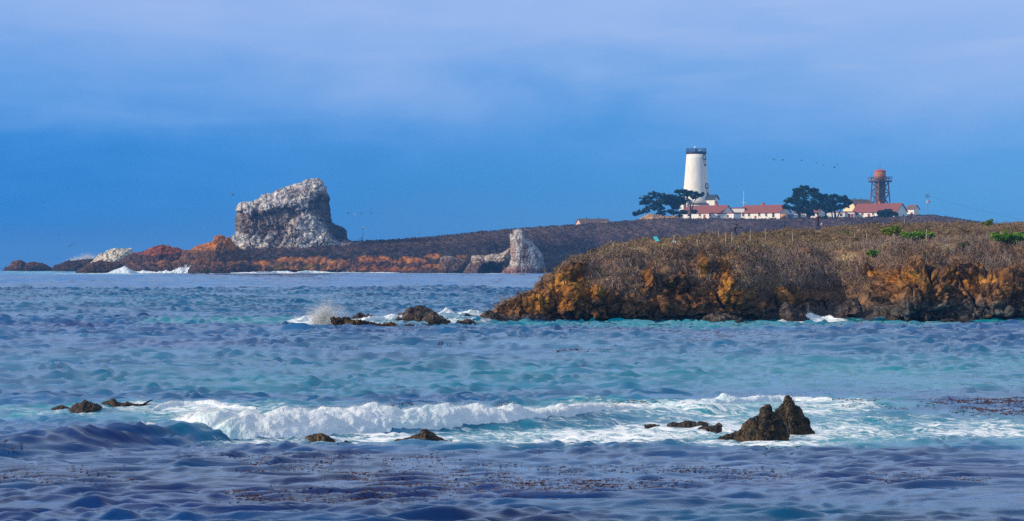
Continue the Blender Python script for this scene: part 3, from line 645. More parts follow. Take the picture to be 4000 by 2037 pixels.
rock('shore_rock', outl([(325, 640), (335, 540), (345, 480), (400, 462), (460, 468), (520, 490), (580, 505), (628, 515), (630, 600), (600, 640)], *Z6), 1012, 6,
     'brown boulder rock with a pale top, left of the cave', 'rock', 'pale rocks of the far cliff', col_far(C(.14, .085, .07), C(.42, .33, .27), 1012), MAT['rock_far'], 2.4, .7, 2.3, 140, 80, 73, .6, sink=2.5)

# the big white rock
Z3 = (850, 650, 2.915)
big_o = [(120, 960), (145, 910), (142, 830), (198, 772), (203, 690), (212, 560), (220, 475), (255, 427), (300, 418), (350, 418), (392, 412), (430, 394), (488, 372), (498, 335), (540, 320), (640, 312), (668, 280), (720, 265), (800, 240), (880, 210), (960, 190), (1005, 160), (1030, 148), (1090, 157), (1160, 150), (1195, 172), (1196, 212), (1225, 230), (1240, 310), (1264, 370), (1250, 430), (1262, 480), (1275, 560), (1290, 640), (1330, 660), (1400, 692), (1452, 740), (1466, 830), (1530, 865), (1600, 900), (1640, 960)]
def zb(u, v): return (u - Z3[0]) * Z3[2], (v - Z3[1]) * Z3[2]
def big_masks(u, v):
    x, y = zb(u, v)
    x = x + 34 * vn2(x / 60, y / 60, 201) + 14 * vn2(x / 20, y / 20, 203); y = y + 46 * vn2(x / 70, y / 55, 202) + 16 * vn2(x / 22, y / 18, 204)
    cx = np.array([200, 350, 500, 650, 800, 950, 1100, 1250, 1500]); top = np.array([560, 560, 560, 490, 470, 480, 420, 330, 330])
    bot = np.array([770, 790, 800, 790, 690, 580, 560, 700, 900])
    yt = np.interp(x, cx, top); yb = np.interp(x, cx, bot)
    band = sstep(-45, 25, y - yt) * sstep(35, -45, y - yb)
    cone = sstep(0, 60, y - np.interp(x, [700, 780, 880, 1000, 1150, 1300, 1450], [900, 720, 580, 540, 560, 690, 800]))
    return x, y, band, cone
def big_inset(G, c, Y):
    u, v = UV(G + np.array([c[0], Y, c[1]])); x, y, band, cone = big_masks(u, v)
    front = (G[..., 1] < 1.0)
    gul = np.exp(-((x - (470 - (y - 420) * .28)) / 26) ** 2) * sstep(380, 430, y) * sstep(900, 750, y)
    scar = blobs(x, y, [(900, 330, 70, 60), (1010, 420, 60, 40), (1150, 440, 70, 80)])
    dg = vn2((x - y * .9) / 55, (x * .9 + y) / 230, 207); dgr = np.exp(-(dg / .14) ** 2)
    return (-2.6 * band + 1.6 * cone - 2.2 * gul - 1.6 * scar - 1.3 * dgr) * front
def col_big(P, n, uu, vv, q, edge):
    x, y, band, cone = big_masks(uu, vv)
    nz = fbm(q * 1.3, 4, 3); nv = fbm(q * C(2.5, 2.5, .45), 3, 8)
    white = lerp(C(.40, .36, .38), C(.68, .64, .58), sstep(-.35, .35, nz + .4 * nv))
    dark = lerp(C(.085, .065, .075), C(.20, .15, .14), sstep(-.4, .5, nz)); ochre = C(.26, .15, .06)
    dark = lerp(dark, ochre, .7 * blobs(x, y, [(500, 690, 130, 40), (300, 600, 60, 70), (350, 760, 90, 60), (560, 760, 120, 60)]) * sstep(-.3, .3, nz))
    kd = np.clip(band * 1.15 + .55 * blobs(x, y, [(890, 310, 55, 55), (1150, 430, 80, 120), (1050, 300, 130, 40), (560, 840, 120, 90), (700, 800, 120, 90), (240, 640, 60, 110), (420, 470, 40, 80)]), 0, 1)
    dg = fbm(np.stack([(q[..., 0] * .75 - q[..., 2] * .66) * 1.9, q[..., 1], (q[..., 0] * .66 + q[..., 2] * .75) * .45], -1), 4, 33)
    kd = np.clip(sstep(.1, .95, kd + .6 * nz + .35 * nv + .8 * dg) * .92 + .25 * (nv * .5 + .1), 0, 1)
    c = lerp(white, dark, kd)
    c = lerp(c, C(.66, .50, .36), .55 * cone * sstep(950, 850, x) * (1 - kd))
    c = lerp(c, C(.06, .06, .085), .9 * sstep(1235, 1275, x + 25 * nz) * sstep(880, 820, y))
    c = lerp(c, C(.16, .07, .06), .6 * sstep(.25, .5, fbm(q * 2.2, 2, 15)) * sstep(430, 250, y))
    return lerp(c, c * .45, sstep(.10, 0, edge))
rock('sea_stack', outl(big_o, *Z3), 1062, 13, 'huge white stained rock rising above the far headland', 'rock', None, col_big, MAT['rock_far'], 4.2, 1.25, 3.0, 420, 220, 80, .45, big_inset, sink=4)

# ------------------------------------------------------------------ headlands
def headland(cols, U, keys, nrow, seed):
    """keys: list of (Y array, z array) control lines along U; returns grid"""
    n = len(cols); pts = [(np.interp(cols, U, y), np.interp(cols, U, z)) for y, z in keys]
    rows = []; lab = []
    for k in range(len(pts) - 1):
        m_ = nrow[k]
        for i in range(m_):
            t = i / m_
            rows.append((pts[k][0] * (1 - t) + pts[k + 1][0] * t, pts[k][1] * (1 - t) + pts[k + 1][1] * t)); lab.append(k + t)
    rows.append(pts[-1]); lab.append(len(pts) - 1)
    return rows, np.array(lab)
def zpx(v, Y): return CAMZ - (np.asarray(v) - HV) / F * Y

# near headland
U = np.array([1885, 1950, 2000, 2080, 2150, 2220, 2300, 2400, 2480, 2600, 2750, 2900, 3100, 3200, 3300, 3420, 3500, 3700, 3850, 4000, 4300, 4900])
vw = np.array([1262, 1262, 1262, 1261, 1260, 1259, 1258, 1258, 1257, 1256, 1254, 1252, 1250, 1249, 1249, 1250, 1252, 1253, 1253, 1253, 1253, 1253])
vc = np.array([1248, 1200, 1172, 1142, 1092, 1036, 1015, 1002, 992, 990, 988, 986, 992, 992, 985, 975, 968, 962, 958, 955, 955, 955])
vr = np.array([1246, 1196, 1170, 1138, 1082, 1036, 1012, 990, 966, 955, 945, 932, 916, 908, 900, 892, 888, 884, 885, 886, 886, 886])
Yw_ = YW(vw); oc = np.array([.6, 1.5, 2.2, 3, 4, 5, 6, 7, 7, 7.5, 8, 8, 11, 13, 13, 11, 8, 8, 9, 8, 8, 8]); Yc = Yw_ + oc
Yr = Yw_ + np.array([1.5, 3.5, 5, 7, 10, 13, 18, 26, 38, 46, 60, 75, 105, 120, 135, 150, 160, 175, 178, 180, 180, 180])
beach = np.array([.3, .3, .3, .3, .3, .3, .3, .3, .3, .3, .3, .3, 2.5, 6, 6.5, 4, .5, .4, .4, .4, .4, .4])
zc = zpx(vc, Yc); zr = zpx(vr, Yr); hb = np.where(beach > 1, .9, .35)
Ym = (Yc * .6 + Yr * .4); zm = zpx(vc * .42 + vr * .58, Ym)
ncol = 760; cols = np.linspace(1885, 4900, ncol)
zmid = zc * .55
keys = [(Yw_ - 1.5, np.full(len(U), -1.2)), (Yw_, np.zeros(len(U))), (Yw_ + beach, hb), (Yw_ + beach + (Yc - Yw_ - beach) * .42, np.maximum(zc * .62, hb)), (Yc, zc), (Ym, zm), (Yr, zr), (Yr + 25, zr - 1.0), (Yr + 70, np.full(len(U), -2.0))]
rows, lab = headland(cols, U, keys, [4, 6, 50, 44, 60, 60, 10, 14], 1)
NY = np.array([r[0] for r in rows]); NZ = np.array([r[1] for r in rows]); NX = (cols[None, :] - CU) / F * NY
G = np.stack([NX, NY, NZ], -1)
tipf = np.interp(cols, [1885, 2050, 2300], [.25, .6, 1])[None, :]
L = lab[:, None] * np.ones((1, ncol))
cliff = sstep(1.6, 2.3, L) * sstep(4.35, 3.7, L); face = sstep(.8, 2.2, L) * sstep(4.1, 3.6, L); topm = sstep(3.6, 4.4, L) * sstep(7.2, 6.4, L)
# buttresses and gullies of the face
bt = 1.5 * fbm(np.stack([NX * .16, NY * 0, NZ * .05], -1), 3, 41) + .55 * fbm(np.stack([NX * .5, NY * 0, NZ * .12], -1), 3, 44, .5, True)
bump_ = blobs(cols[None, :] + 0 * NX, HV + F * (CAMZ - NZ) / NY, [(3560, 1180, 120, 120), (3900, 1160, 130, 120), (2300, 1170, 150, 60), (2850, 1120, 70, 90)])
G[..., 1] -= (bt * 1.0 + 2.2 * bump_) * cliff * tipf
# rocky crags low on the face
u_, v_ = UV(G)
nz = fbm(G * .35, 4, 51)
rocky = np.clip(blobs(u_, v_, [(2060, 1210, 110, 60), (2180, 1170, 130, 90), (2330, 1190, 140, 55), (2230, 1075, 50, 50), (2560, 1220, 160, 40), (2530, 1110, 35, 50), (2690, 1080, 0.1, .1), (2745, 1050, 24, 42), (2830, 1050, 26, 40), (2835, 1110, 40, 60), (2870, 1190, 90, 60), (2700, 1190, 160, 50), (2640, 1150, 60, 50), (3080, 1170, 60, 40), (3180, 1200, 60, 30), (3560, 1100, 110, 60), (3410, 1070, 35, 25), (3480, 1140, 60, 40), (3600, 1190, 170, 70), (3720, 1085, 35, 45), (3800, 1105, 70, 60), (3900, 1160, 140, 90), (4050, 1150, 200, 100), (2960, 1215, 80, 30)]) * 1.5, 0, 1)
rocky = np.maximum(rocky, sstep(1185, 1225, v_) * .9)
rocky = np.maximum(rocky, 1.2 * sstep(2240, 2130, u_))
rk = sstep(.35, .62, rocky + .32 * nz + .3 * fbm(G * 1.3, 3, 52)) * face
ncr = grid_normals(G); ncr *= np.sign(ncr[..., 2:3] - ncr[..., 1:2] + 1e-6)
q = G / 1.9
f1, f2, idv = cell(q + .3 * fbm(q * 1.2, 2, 5)[..., None], 5); g1, g2, idw = cell(q * 2.6, 6)
crag = (idv - .5) * 1.0 * sstep(.02, .15, f2 - f1) + (idw - .5) * .55 * sstep(.02, .15, g2 - g1) + .9 * fbm(np.stack([q[..., 0] * 1.1 + q[..., 2] * .5, q[..., 1] * 1.1, q[..., 2] * 1.5 - q[..., 0] * .55], -1), 5, 7, .6, True)
lumps, _, lid = cell(np.stack([NX * .45, NY * .34, NZ * .5], -1) + .3 * nz[..., None], 12)
lump = (.62 - lumps) * np.interp(L, [3.4, 4.4], [1.0, 1.15]) * (.45 + lid)
scr = (1 - rk) * np.maximum(sstep(2.2, 2.8, L), 0) * sstep(7.2, 6.4, L)
path = blobs(u_, v_, [(3060, 958, 130, 9), (3640, 918, 60, 7), (3800, 915, 90, 10), (3900, 900, 110, 8), (2960, 965, 60, 6), (3330, 1010, 60, 22), (3500, 1000, 0.1, .1), (3700, 960, 40, 14)])
fr1 = vn3(np.stack([NX * .42 + .15 * NZ, NY * .1, NZ * .07], -1) + .12 * nz[..., None], 131); fr2 = vn3(np.stack([NX * 1.1 - .2 * NZ, NY * .2, NZ * .16], -1) + .15 * nz[..., None], 132)
bed = NZ * .9 + NX * .22 + .9 * nz; bed = bed - np.floor(bed)
groove = np.exp(-(fr1 / .09) ** 2) * .9 + np.exp(-(fr2 / .1) ** 2) * .4
crag = crag - groove * .9 + .35 * (bed - .5)
path = np.maximum(path, .85 * sstep(.22, .45, fbm(np.stack([NX * .10, NY * .045, NX * 0], -1), 3, 141)) * sstep(4.15, 4.5, L) * sstep(6.1, 5.9, L) * (u_ > 2450))
G += ncr * (crag * 1.05 * rk * tipf + lump * scr * tipf * (1 - .85 * path) + .12 * fbm(G * 2.2, 3, 61) * scr)[..., None]
nn = grid_normals(G); nn *= np.sign(np.sum(nn * ncr, -1, keepdims=True))
u_, v_ = UV(G)
soil = lerp(C(.11, .068, .045), C(.23, .125, .065), sstep(-.2, .4, fbm(G * .6, 3, 71)))
ochre = lerp(C(.26, .10, .02), C(.46, .21, .035), sstep(-.4, .4, fbm(G * 1.1, 3, 73)))
grey = lerp(C(.05, .048, .05), C(.16, .16, .15), sstep(-.4, .5, fbm(G * 1.4, 3, 75)))
brown = lerp(C(.11, .055, .028), C(.30, .14, .05), sstep(-.4, .5, fbm(G * .9, 3, 76)))
kg = sstep(1130, 1215, v_ + 30 * nz) * sstep(2800, 3500, u_ + 60 * nz) + .75 * sstep(1215, 1250, v_ + 16 * nz) * sstep(2350, 2500, u_)
ko = np.clip(blobs(u_, v_, [(2100, 1190, 60, 40), (2220, 1120, 70, 60), (2310, 1150, 70, 28), (2230, 1190, 60, 30), (2530, 1105, 25, 45), (2745, 1045, 22, 38), (2830, 1045, 26, 36), (2835, 1110, 28, 50), (2860, 1160, 60, 40), (3550, 1085, 90, 32), (3610, 1105, 40, 16), (3410, 1066, 20, 16), (3720, 1080, 26, 30), (3800, 1100, 40, 40), (3870, 1090, 70, 20), (3080, 1168, 30, 22)]) * 1.3, 0, 1)
rc = lerp(brown, ochre, sstep(.35, .75, ko + .45 * nz + .45 * fbm(G * np.array([1.3, 1.3, .6]), 4, 80))); rc = lerp(rc, grey, np.clip(kg, 0, 1))
rc = rc * (1 + .5 * fbm(G * 1.9, 4, 78))[..., None]; rc = lerp(rc, rc * .5, np.clip(groove, 0, 1)); rc = lerp(rc, rc * .35, np.maximum(sstep(.12, 0, f2 - f1), .8 * sstep(.10, 0, g2 - g1)))
col = lerp(soil, rc, rk)
pc = lerp(C(.42, .26, .12), C(.50, .36, .18), sstep(-.3, .3, nz)); col = lerp(col, pc, np.clip(path * 1.4, 0, 1) * scr)
bch = sstep(.9, 1.3, L) * sstep(2.15, 1.9, L); col = lerp(col, C(.10, .08, .075) * (1 + .5 * fbm(G * 3, 2, 79))[..., None], bch)
col = lerp(col, C(.025, .022, .022), .85 * sstep(.5, .05, G[..., 2]))
near = np_mesh('near_headland', G.reshape(-1, 3), grid_faces(len(rows), ncol), MAT['rock_mid'], col=col.reshape(-1, 3))
tag(near, 'near headland of ochre and brown cliffs under dry scrub', kind='structure')
NEAR = (G, nn, scr, path, L, u_, v_, nz, rk)

# scatter helpers
def soup(P, size, col, name, mat, parent=None, flat=.0, stretch=1.0):
    n = len(P); d = rng.normal(size=(n, 3, 3)); d[..., 2] *= (1 - flat)
    d /= np.linalg.norm(d, axis=-1, keepdims=True) + 1e-9
    d[..., 2] *= stretch
    V = P[:, None, :] + d * (size if np.ndim(size) == 0 else size[:, None, None])
    o = np_mesh(name, V.reshape(-1, 3), np.arange(n * 3).reshape(-1, 3), mat, parent, col=np.repeat(col, 3, 0))
    return o
def scatter_idx(w, n):
    c = np.cumsum(w.ravel()); return np.searchsorted(c, rng.random(n) * c[-1])
def area(G):
    a = np.gradient(G, axis=0); b = np.gradient(G, axis=1); return np.linalg.norm(np.cross(a, b), axis=-1)

w_ = area(G) * np.clip(scr + .2 * face, 0, 1) * (1 - .93 * np.clip(path * 1.2, 0, 1)) * (u_ < 4350) * (L < 6.9) * (.06 + .94 * sstep(2130, 2230, u_)) * (1 - .8 * rk)
w_ *= .35 + sstep(-.3, .3, lump)
for (bu_, bv_, bw_, bh_) in ((3482, 925, 45, 26), (3582, 934, 85, 24), (3950, 942, 100, 30), (3862, 878, 24, 16), (3412, 992, 32, 20), (3310, 915, 14, 10), (2562, 946, 18, 12), (2632, 950, 16, 9), (3196, 905, 16, 14), (2872, 926, 18, 12)):
    w_ = w_ * (1 - ((np.abs(u_ - bu_) < bw_) & (np.abs(v_ - bv_) < bh_)))
w_ *= np.clip((230 / G[..., 1]), .3, 1.2) 
idx = scatter_idx(w_, 21000)
Pc = G.reshape(-1, 3)[idx]; Nc = nn.reshape(-1, 3)[idx]; uc = u_.ravel()[idx]; vcx = v_.ravel()[idx]
K_ = 30; rad = rng.uniform(.18, .46, len(idx))
d = rng.normal(size=(len(idx), K_, 3)); d /= np.linalg.norm(d, axis=-1, keepdims=True)
d *= (rng.random((len(idx), K_, 1)) ** .5) * rad[:, None, None]; d[..., 2] *= .75
Ps = Pc[:, None, :] + Nc[:, None, :] * .10 + d + np.array([0, 0, .12])
pal = np.array([(.075, .048, .036), (.13, .10, .042), (.19, .12, .078), (.23, .145, .105), (.15, .10, .09), (.19, .15, .06), (.30, .20, .15), (.40, .27, .18)])
lowf = fbm(Pc * np.array([.30, .14, .35]), 3, 83)
ci = np.clip(((lowf * .9 + .5) * 7 + rng.normal(size=len(idx)) * 1.3), 0, 7).astype(int)
cc = pal[ci]
on_top = L.ravel()[idx] > 4.0
cc = np.where((on_top & (rng.random(len(idx)) < .35))[:, None], np.array([.22, .17, .085]), cc)
csm = (cc[:, None, :] * (1 + .25 * rng.normal(size=(len(idx), K_, 1)))).reshape(-1, 3)
o = soup(Ps.reshape(-1, 3), rng.uniform(.045, .10, len(idx) * K_), csm, 'scrub', MAT['scrub'], stretch=1.2)
tag(o, 'dry brown coastal scrub covering the near headland', kind='stuff')
# bare twigs and dry stalks on the face
w2 = area(G) * scr * (L < 4.15) * (L > 2.6) * (u_ < 4350) * (.2 + blobs(u_, v_, [(2400, 1040, 80, 60), (3150, 1060, 150, 90), (3900, 1010, 150, 70), (3250, 1120, 120, 60), (3400, 1000, 100, 60)]))
idx = scatter_idx(w2, 9000); P0 = G.reshape(-1, 3)[idx] + nn.reshape(-1, 3)[idx] * .15
n_ = len(idx); dirv = rng.normal(size=(n_, 3)) * np.array([.5, .3, .5]) + np.array([0, -.3, .45]); dirv /= np.linalg.norm(dirv, axis=1, keepdims=True)
ln = rng.uniform(.3, .8, n_)[:, None]; wd = np.stack([rng.uniform(.010, .026, n_), np.zeros(n_), np.zeros(n_)], -1)
mid = P0 + dirv * ln * .5 + rng.normal(size=(n_, 3)) * .07; end = P0 + dirv * ln + rng.normal(size=(n_, 3)) * .12
V = np.stack([P0 - wd, P0 + wd, mid - wd * .8, mid + wd * .8, end - wd * .3, end + wd * .3], 1)
f = np.array([[0, 1, 3, 2], [2, 3, 5, 4]]); Fc = (np.arange(n_)[:, None, None] * 6 + f[None]).reshape(-1, 4)
tc_ = np.array([(.40, .28, .24), (.28, .21, .19), (.48, .36, .27)])[rng.integers(0, 3, n_)]
tag(np_mesh('dry_stalks', V.reshape(-1, 3), Fc, MAT['scrub'], col=np.repeat(tc_, 6, 0)), 'bare grey twigs and dry stalks on the cliff face', kind='stuff')

def near_ground(u, v):
    """point of the near headland's surface seen at u, v on its upper part"""
    Gm, um, vm, Lm = NEAR[0], NEAR[5], NEAR[6], NEAR[4]
    d = ((um - u) ** 2 + (vm - v) ** 2) + 1e6 * ((Lm < 2) | (Lm > 6.05))
    d = np.where(d < max(40, d.min() + 1), Gm[..., 1], 1e9)
    return Gm.reshape(-1, 3)[np.argmin(d)] + np.array([0, 0, .1])

def leaf_ball(name, pads, per, size, cols, parent, sub=22, seed=1, flat=.62, loc=None):
    """pads: (centre, radii); each filled with many small clumps of leaf sized faces"""
    r_ = np.random.default_rng(seed); PP = []; CC = []
    for c, ra in pads:
        c = np.array(c); ra = np.array(ra)
        k = max(6, int(sub)); d = r_.normal(size=(k, 3)); d /= np.linalg.norm(d, axis=1, keepdims=True); d *= (r_.random((k, 1)) ** .42)
        sc = c + d * ra * .92; sr = ra.min() * r_.uniform(.26, .5, k)
        e = r_.normal(size=(k, per, 3)); e /= np.linalg.norm(e, axis=-1, keepdims=True); e *= r_.random((k, per, 1)) ** .5
        e *= sr[:, None, None] * np.array([1.25, 1.1, flat])
        PP.append((sc[:, None, :] + e).reshape(-1, 3))
        base = np.array(cols)[r_.integers(0, len(cols), k)]
        CC.append((base[:, None, :] * (1 + .22 * r_.normal(size=(k, per, 1)))).reshape(-1, 3))
    P = np.concatenate(PP); Cc = np.concatenate(CC)
    return soup(P, r_.uniform(.6, 1.25, len(P)) * size, Cc, name, MAT['leaf'], parent)

def bush(u, v, wpx, hpx, label, cols, n=5, group='green bushes'):
    g = near_ground(u, v); px = g[1] / F; W = wpx * px; H = hpx * px
    root = empty('green_bush', tuple(g)); tag(root, label, 'bush', group)
    r_ = np.random.default_rng(int(u)); pads = []
    for i in range(n):
        a = (i + .5) / n - .5
        pads.append(((a * W * .8, r_.uniform(-.2, .2) * W * .5, H * r_.uniform(.38, .58)), (W / n * 1.0 + H * .12, H * .6, H * .42 * r_.uniform(.8, 1.15))))
    leaf_ball('foliage', pads, 46, .075, cols, root, 26, int(u))
    mb = MB()
    for i in range(4): mb.tube([(0, 0, -.2), ((i - 1.5) * W * .1, .05 * (i - 2), H * .3), ((i - 1.5) * W * .2, .1, H * .6)], [.04, .03, .015], 5)
    mb.build('stem', MAT['bark'], root)
GR = [(.10, .27, .015), (.06, .18, .015), (.18, .33, .02), (.035, .11, .012)]
YG = [(.26, .32, .02), (.18, .24, .02), (.08, .14, .015)]
bush(3482, 930, 62, 42, 'yellow green bush left of the long green bush, on the plateau', YG, 4)
bush(3582, 942, 140, 40, 'long low green bush with a fence stake in front', GR, 8)
bush(3950, 950, 170, 48, 'large bright green bush at the right edge', GR, 8)
bush(3862, 884, 34, 30, 'round yellow green bush standing on the skyline', YG, 3)
bush(3412, 1000, 46, 28, 'small bright green bush on the cliff face', GR, 3)
bush(3310, 918, 18, 14, 'tiny yellow green bush left of the plateau bushes', YG, 2)
bush(3770, 965, 40, 16, 'faint olive bush below the right skyline', [(.09, .11, .03), (.06, .08, .02)], 3)

# fence stakes
for k, (u, vt, vb, lb) in enumerate([(2633, 922, 944, 'beside the pale green board'), (2720, 936, 960, 'standing alone right of the pale green board'), (2807, 908, 930, 'farthest left of the crouching person'), (2834, 917, 956, 'tall and pale, left of the crouching person'), (2857, 910, 950, 'next to the crouching person'),
                                (2934, 903, 945, 'first one right of the crouching person'), (2990, 898, 942, 'second one right of the crouching person'), (3098, 914, 952, 'below the walking person, by the bare path'), (3335, 912, 936, 'left of the yellow green bush, shorter'), (3384, 912, 950, 'just left of the yellow green bush'), (3454, 873, 892, 'small, near the skyline above the yellow green bush'),
                                (3493, 914, 948, 'in front of the yellow green bush'), (3538, 863, 880, 'small, near the skyline above the long green bush'), (3621, 900, 942, 'in front of the long green bush')]):
    g = near_ground(u, vb); h = (vb - vt + 4) * g[1] / F
    o = MB().tube([(0, 0, -.3), (.01, 0, h * .5), (random.uniform(-.03, .03), 0, h)], [.034, .03, .026], 6).build('fence_stake', MAT['pale_pole'], loc=tuple(g))
    tag(o, 'thin pale fence stake ' + lb, 'stake', 'fence stakes on the plateau')

# display boards
for u, vb, wpx, hpx, mt, lb in ((2562, 950, 24, 20, 'teal_board', 'tilted turquoise board on thin legs at the plateau edge'), (2632, 952, 20, 10, 'pale_board', 'low pale green board on short legs, right of the turquoise one')):
    g = near_ground(u, vb); px = g[1] / F; W = wpx * px; H = hpx * px
    root = empty('sign_board', tuple(g), R(-12)); tag(root, lb, 'sign', 'boards at the plateau edge')
    MB().poly([(-W * .5, .0, H * 1.05), (W * .1, .0, H * 1.1), (W * .55, -.5 * W, H * .25), (-W * .05, -.5 * W, H * .2),
               (-W * .5, .05, H * 1.12), (W * .1, .05, H * 1.17), (W * .55, -.45 * W, H * .32), (-W * .05, -.45 * W, H * .27)],
              [(0, 1, 2, 3), (7, 6, 5, 4), (0, 4, 5, 1), (1, 5, 6, 2), (2, 6, 7, 3), (3, 7, 4, 0)]).build('board', MAT[mt], root)
    for (x, y, z) in ((-W * .42, .04, H * 1.05), (W * .1, .04, H * 1.1), (0, -.42 * W, H * .28), (W * .5, -.42 * W, H * .3)):
        MB().tube([(x, y, -.2), (x, y, z)], .022, 5).build('leg', MAT['pole'], root)

# people
def person(u, vb, hpx, label, pose, cols, standing):
    g = near_ground(u, vb) + np.array([0, 0, .22]); px = g[1] / F; sc = hpx * px / standing
    J = {k: np.array(p) * sc for k, p in pose.items()}
    bones = [('pelvis', 'belly'), ('belly', 'chest'), ('chest', 'neck'), ('neck', 'head'), ('head', 'crown'), ('chest', 'shL'), ('shL', 'elL'), ('elL', 'haL'), ('chest', 'shR'), ('shR', 'elR'), ('elR', 'haR'), ('pelvis', 'hiL'), ('hiL', 'knL'), ('knL', 'anL'), ('anL', 'toL'), ('pelvis', 'hiR'), ('hiR', 'knR'), ('knR', 'anR'), ('anR', 'toR')]
    radii = dict(pelvis=.15, belly=.14, chest=.17, neck=.06, head=.10, crown=.07, shL=.075, shR=.075, elL=.05, elR=.05, haL=.04, haR=.04, hiL=.095, hiR=.095, knL=.065, knR=.065, anL=.045, anR=.045, toL=.04, toR=.04)
    nm = list(J); me = bpy.data.meshes.new('person'); me.from_pydata([tuple(J[k]) for k in nm], [(nm.index(a), nm.index(b)) for a, b in bones], [])
    o = link_mesh(me, 'person', None, None, tuple(g))
    sk = o.modifiers.new('skin', 'SKIN'); 
    if not me.skin_vertices: 
        import bmesh
        bm = bmesh.new(); bm.from_mesh(me); bm.verts.layers.skin.verify(); bm.to_mesh(me); bm.free()
    for i, k in enumerate(nm):
        sv = me.skin_vertices[0].data[i]; r = radii[k] * sc; sv.radius = (r, r * (.8 if k in ('pelvis', 'belly', 'chest') else 1)); sv.use_root = (k == 'pelvis')
    o.modifiers.new('sub', 'SUBSURF').levels = 1
    m, nt, b = new_mat('clothes'); tcn = nd(nt, 'ShaderNodeTexCoord'); sp_ = nd(nt, 'ShaderNodeSeparateXYZ'); nt.links.new(tcn.outputs['Object'], sp_.inputs[0])
    zz = mth(nt, 'MULTIPLY', sp_.outputs[2], 1 / (2 * sc))
    hz = J['neck'][2] / (2 * sc); wz = J['pelvis'][2] / (2 * sc)
    r_ = ramp(nt, zz, [(0, cols['trousers']), (wz, cols['jacket']), (hz + .01, (.35, .2, .14))]); r_.node.color_ramp.interpolation = 'CONSTANT'
    n = noise(nt, tcn.outputs['Object'], 6, 3); nt.links.new(mixc(nt, r_, ramp(nt, n, [(.3, (.7, .7, .7)), (.7, (1.2, 1.2, 1.2))]), 1.0, 'MULTIPLY'), b.inputs['Base Color']); b.inputs['Roughness'].default_value = .9
    me.materials.append(m)
    tag(o, label, 'person')
    hp = J['head'] + (J['crown'] - J['head']) * .55
    MB().ball((hp[0], hp[1] + .02 * sc, hp[2] + .02 * sc), .125 * sc, 10, 1.0).build('hair', plain('hair_cap', cols['hair'], .9, .3, 8), o, True)
    return o, J, g, sc
walk = dict(pelvis=(0, 0, .95), belly=(-.02, 0, 1.1), chest=(-.03, 0, 1.32), neck=(-.04, 0, 1.50), head=(-.06, 0, 1.62), crown=(-.07, 0, 1.72), shL=(-.08, -.2, 1.40), elL=(-.12, -.25, 1.14), haL=(-.2, -.2, .95), shR=(.02, .2, 1.40), elR=(.10, .25, 1.15), haR=(.02, .22, .95),
            hiL=(-.02, -.1, .88), knL=(-.12, -.1, .48), anL=(-.06, -.1, .09), toL=(-.24, -.1, .04), hiR=(.02, .1, .88), knR=(.06, .1, .48), anR=(.22, .1, .12), toR=(.08, .1, .05))
o, J, g, sc = person(3194, 905, 50, 'person in a dark red jacket seen from the side, walking through the scrub', walk, dict(trousers=(.03, .03, .05), jacket=(.13, .02, .03), hair=(.03, .03, .04)), 1.3)
bag = MB().ball((0, 0, 0), .16, 10, 1.3).build('bag', plain('grey_bag', (.30, .32, .42), .8, .2), None, True, loc=(g[0] + .36 * sc, g[1] - .1, g[2] + .62 * sc)); tag(bag, 'grey bag behind the person in the red jacket', 'bag')
crouch = dict(pelvis=(0, 0, .55), belly=(.02, 0, .72), chest=(.06, 0, .98), neck=(.08, 0, 1.16), head=(.12, -.02, 1.28), crown=(.14, -.02, 1.38), shL=(.04, -.2, 1.06), elL=(-.16, -.25, .86), haL=(-.24, -.22, .62), shR=(.10, .18, 1.06), elR=(.36, .1, .98), haR=(.62, .0, .96),
              hiL=(-.02, -.12, .50), knL=(.26, -.16, .46), anL=(.12, -.16, .09), toL=(.26, -.16, .04), hiR=(.0, .12, .50), knR=(.30, .15, .42), anR=(.18, .15, .09), toR=(.30, .15, .04))
o, J, g, sc = person(2872, 930, 36, 'person crouching in dark brown clothes, holding a small dark device out to the right', crouch, dict(trousers=(.03, .025, .03), jacket=(.045, .022, .02), hair=(.02, .012, .01)), 1.2)
q_ = J['haR'] + np.array(g); mb = MB().box(-.10, .16, -.05, .05, -.06, .08).tube([(.14, 0, .01), (.26, 0, .04)], [.06, .065], 8); tag(mb.build('camera_device', MAT['dark_metal'], loc=tuple(q_ + np.array([.05, 0, .02]))), 'small dark device held out by the crouching person', 'device')

# ------------------------------------------------------------------ far headland
U = np.array([640, 760, 960, 1100, 1300, 1500, 1700, 1900, 2080, 2200, 2320, 2500, 2600, 2900, 3300, 3560, 3640, 3720, 3850, 4000, 4400, 5200])
vw = np.array([1066, 1066, 1066.5, 1066.5, 1066.5, 1066.5, 1066.5, 1066, 1065, 1064, 1063, 1063, 1063, 1063, 1063, 1063, 1063, 1063, 1063, 1063, 1063, 1063])
vc = np.array([1055, 1040, 1022, 1020, 1016, 1012, 1010, 1008, 1012, 1030, 1035, 1035, 1035, 1035, 1035, 1035, 1035, 1035, 1035, 1035, 1035, 1035])
vm = np.array([1040, 1010, 993, 984, 976, 970, 964, 955, 952, 960, 960, 950, 940, 935, 930, 930, 930, 935, 945, 960, 980, 1000])
vr = np.array([1030, 985, 970, 963, 949, 940, 926, 906, 890, 883, 874, 861, 855, 857, 853, 846, 842, 853, 874, 894, 930, 960])
Yw_ = YW(vw); Yc = Yw_ + 7; Ym = Yw_ + np.interp(U, [640, 1500, 2600], [14, 28, 50]); Yr = np.interp(U, [640, 960, 1400, 1900, 2300, 2700, 5200], [1050, 1056, 1070, 1125, 1172, 1182, 1190])
Yb = Yr + np.interp(U, [640, 1400, 2200, 2700], [12, 40, 90, 220])
zc, zm, zr = zpx(vc, Yc), zpx(vm, Ym), zpx(vr, Yr)
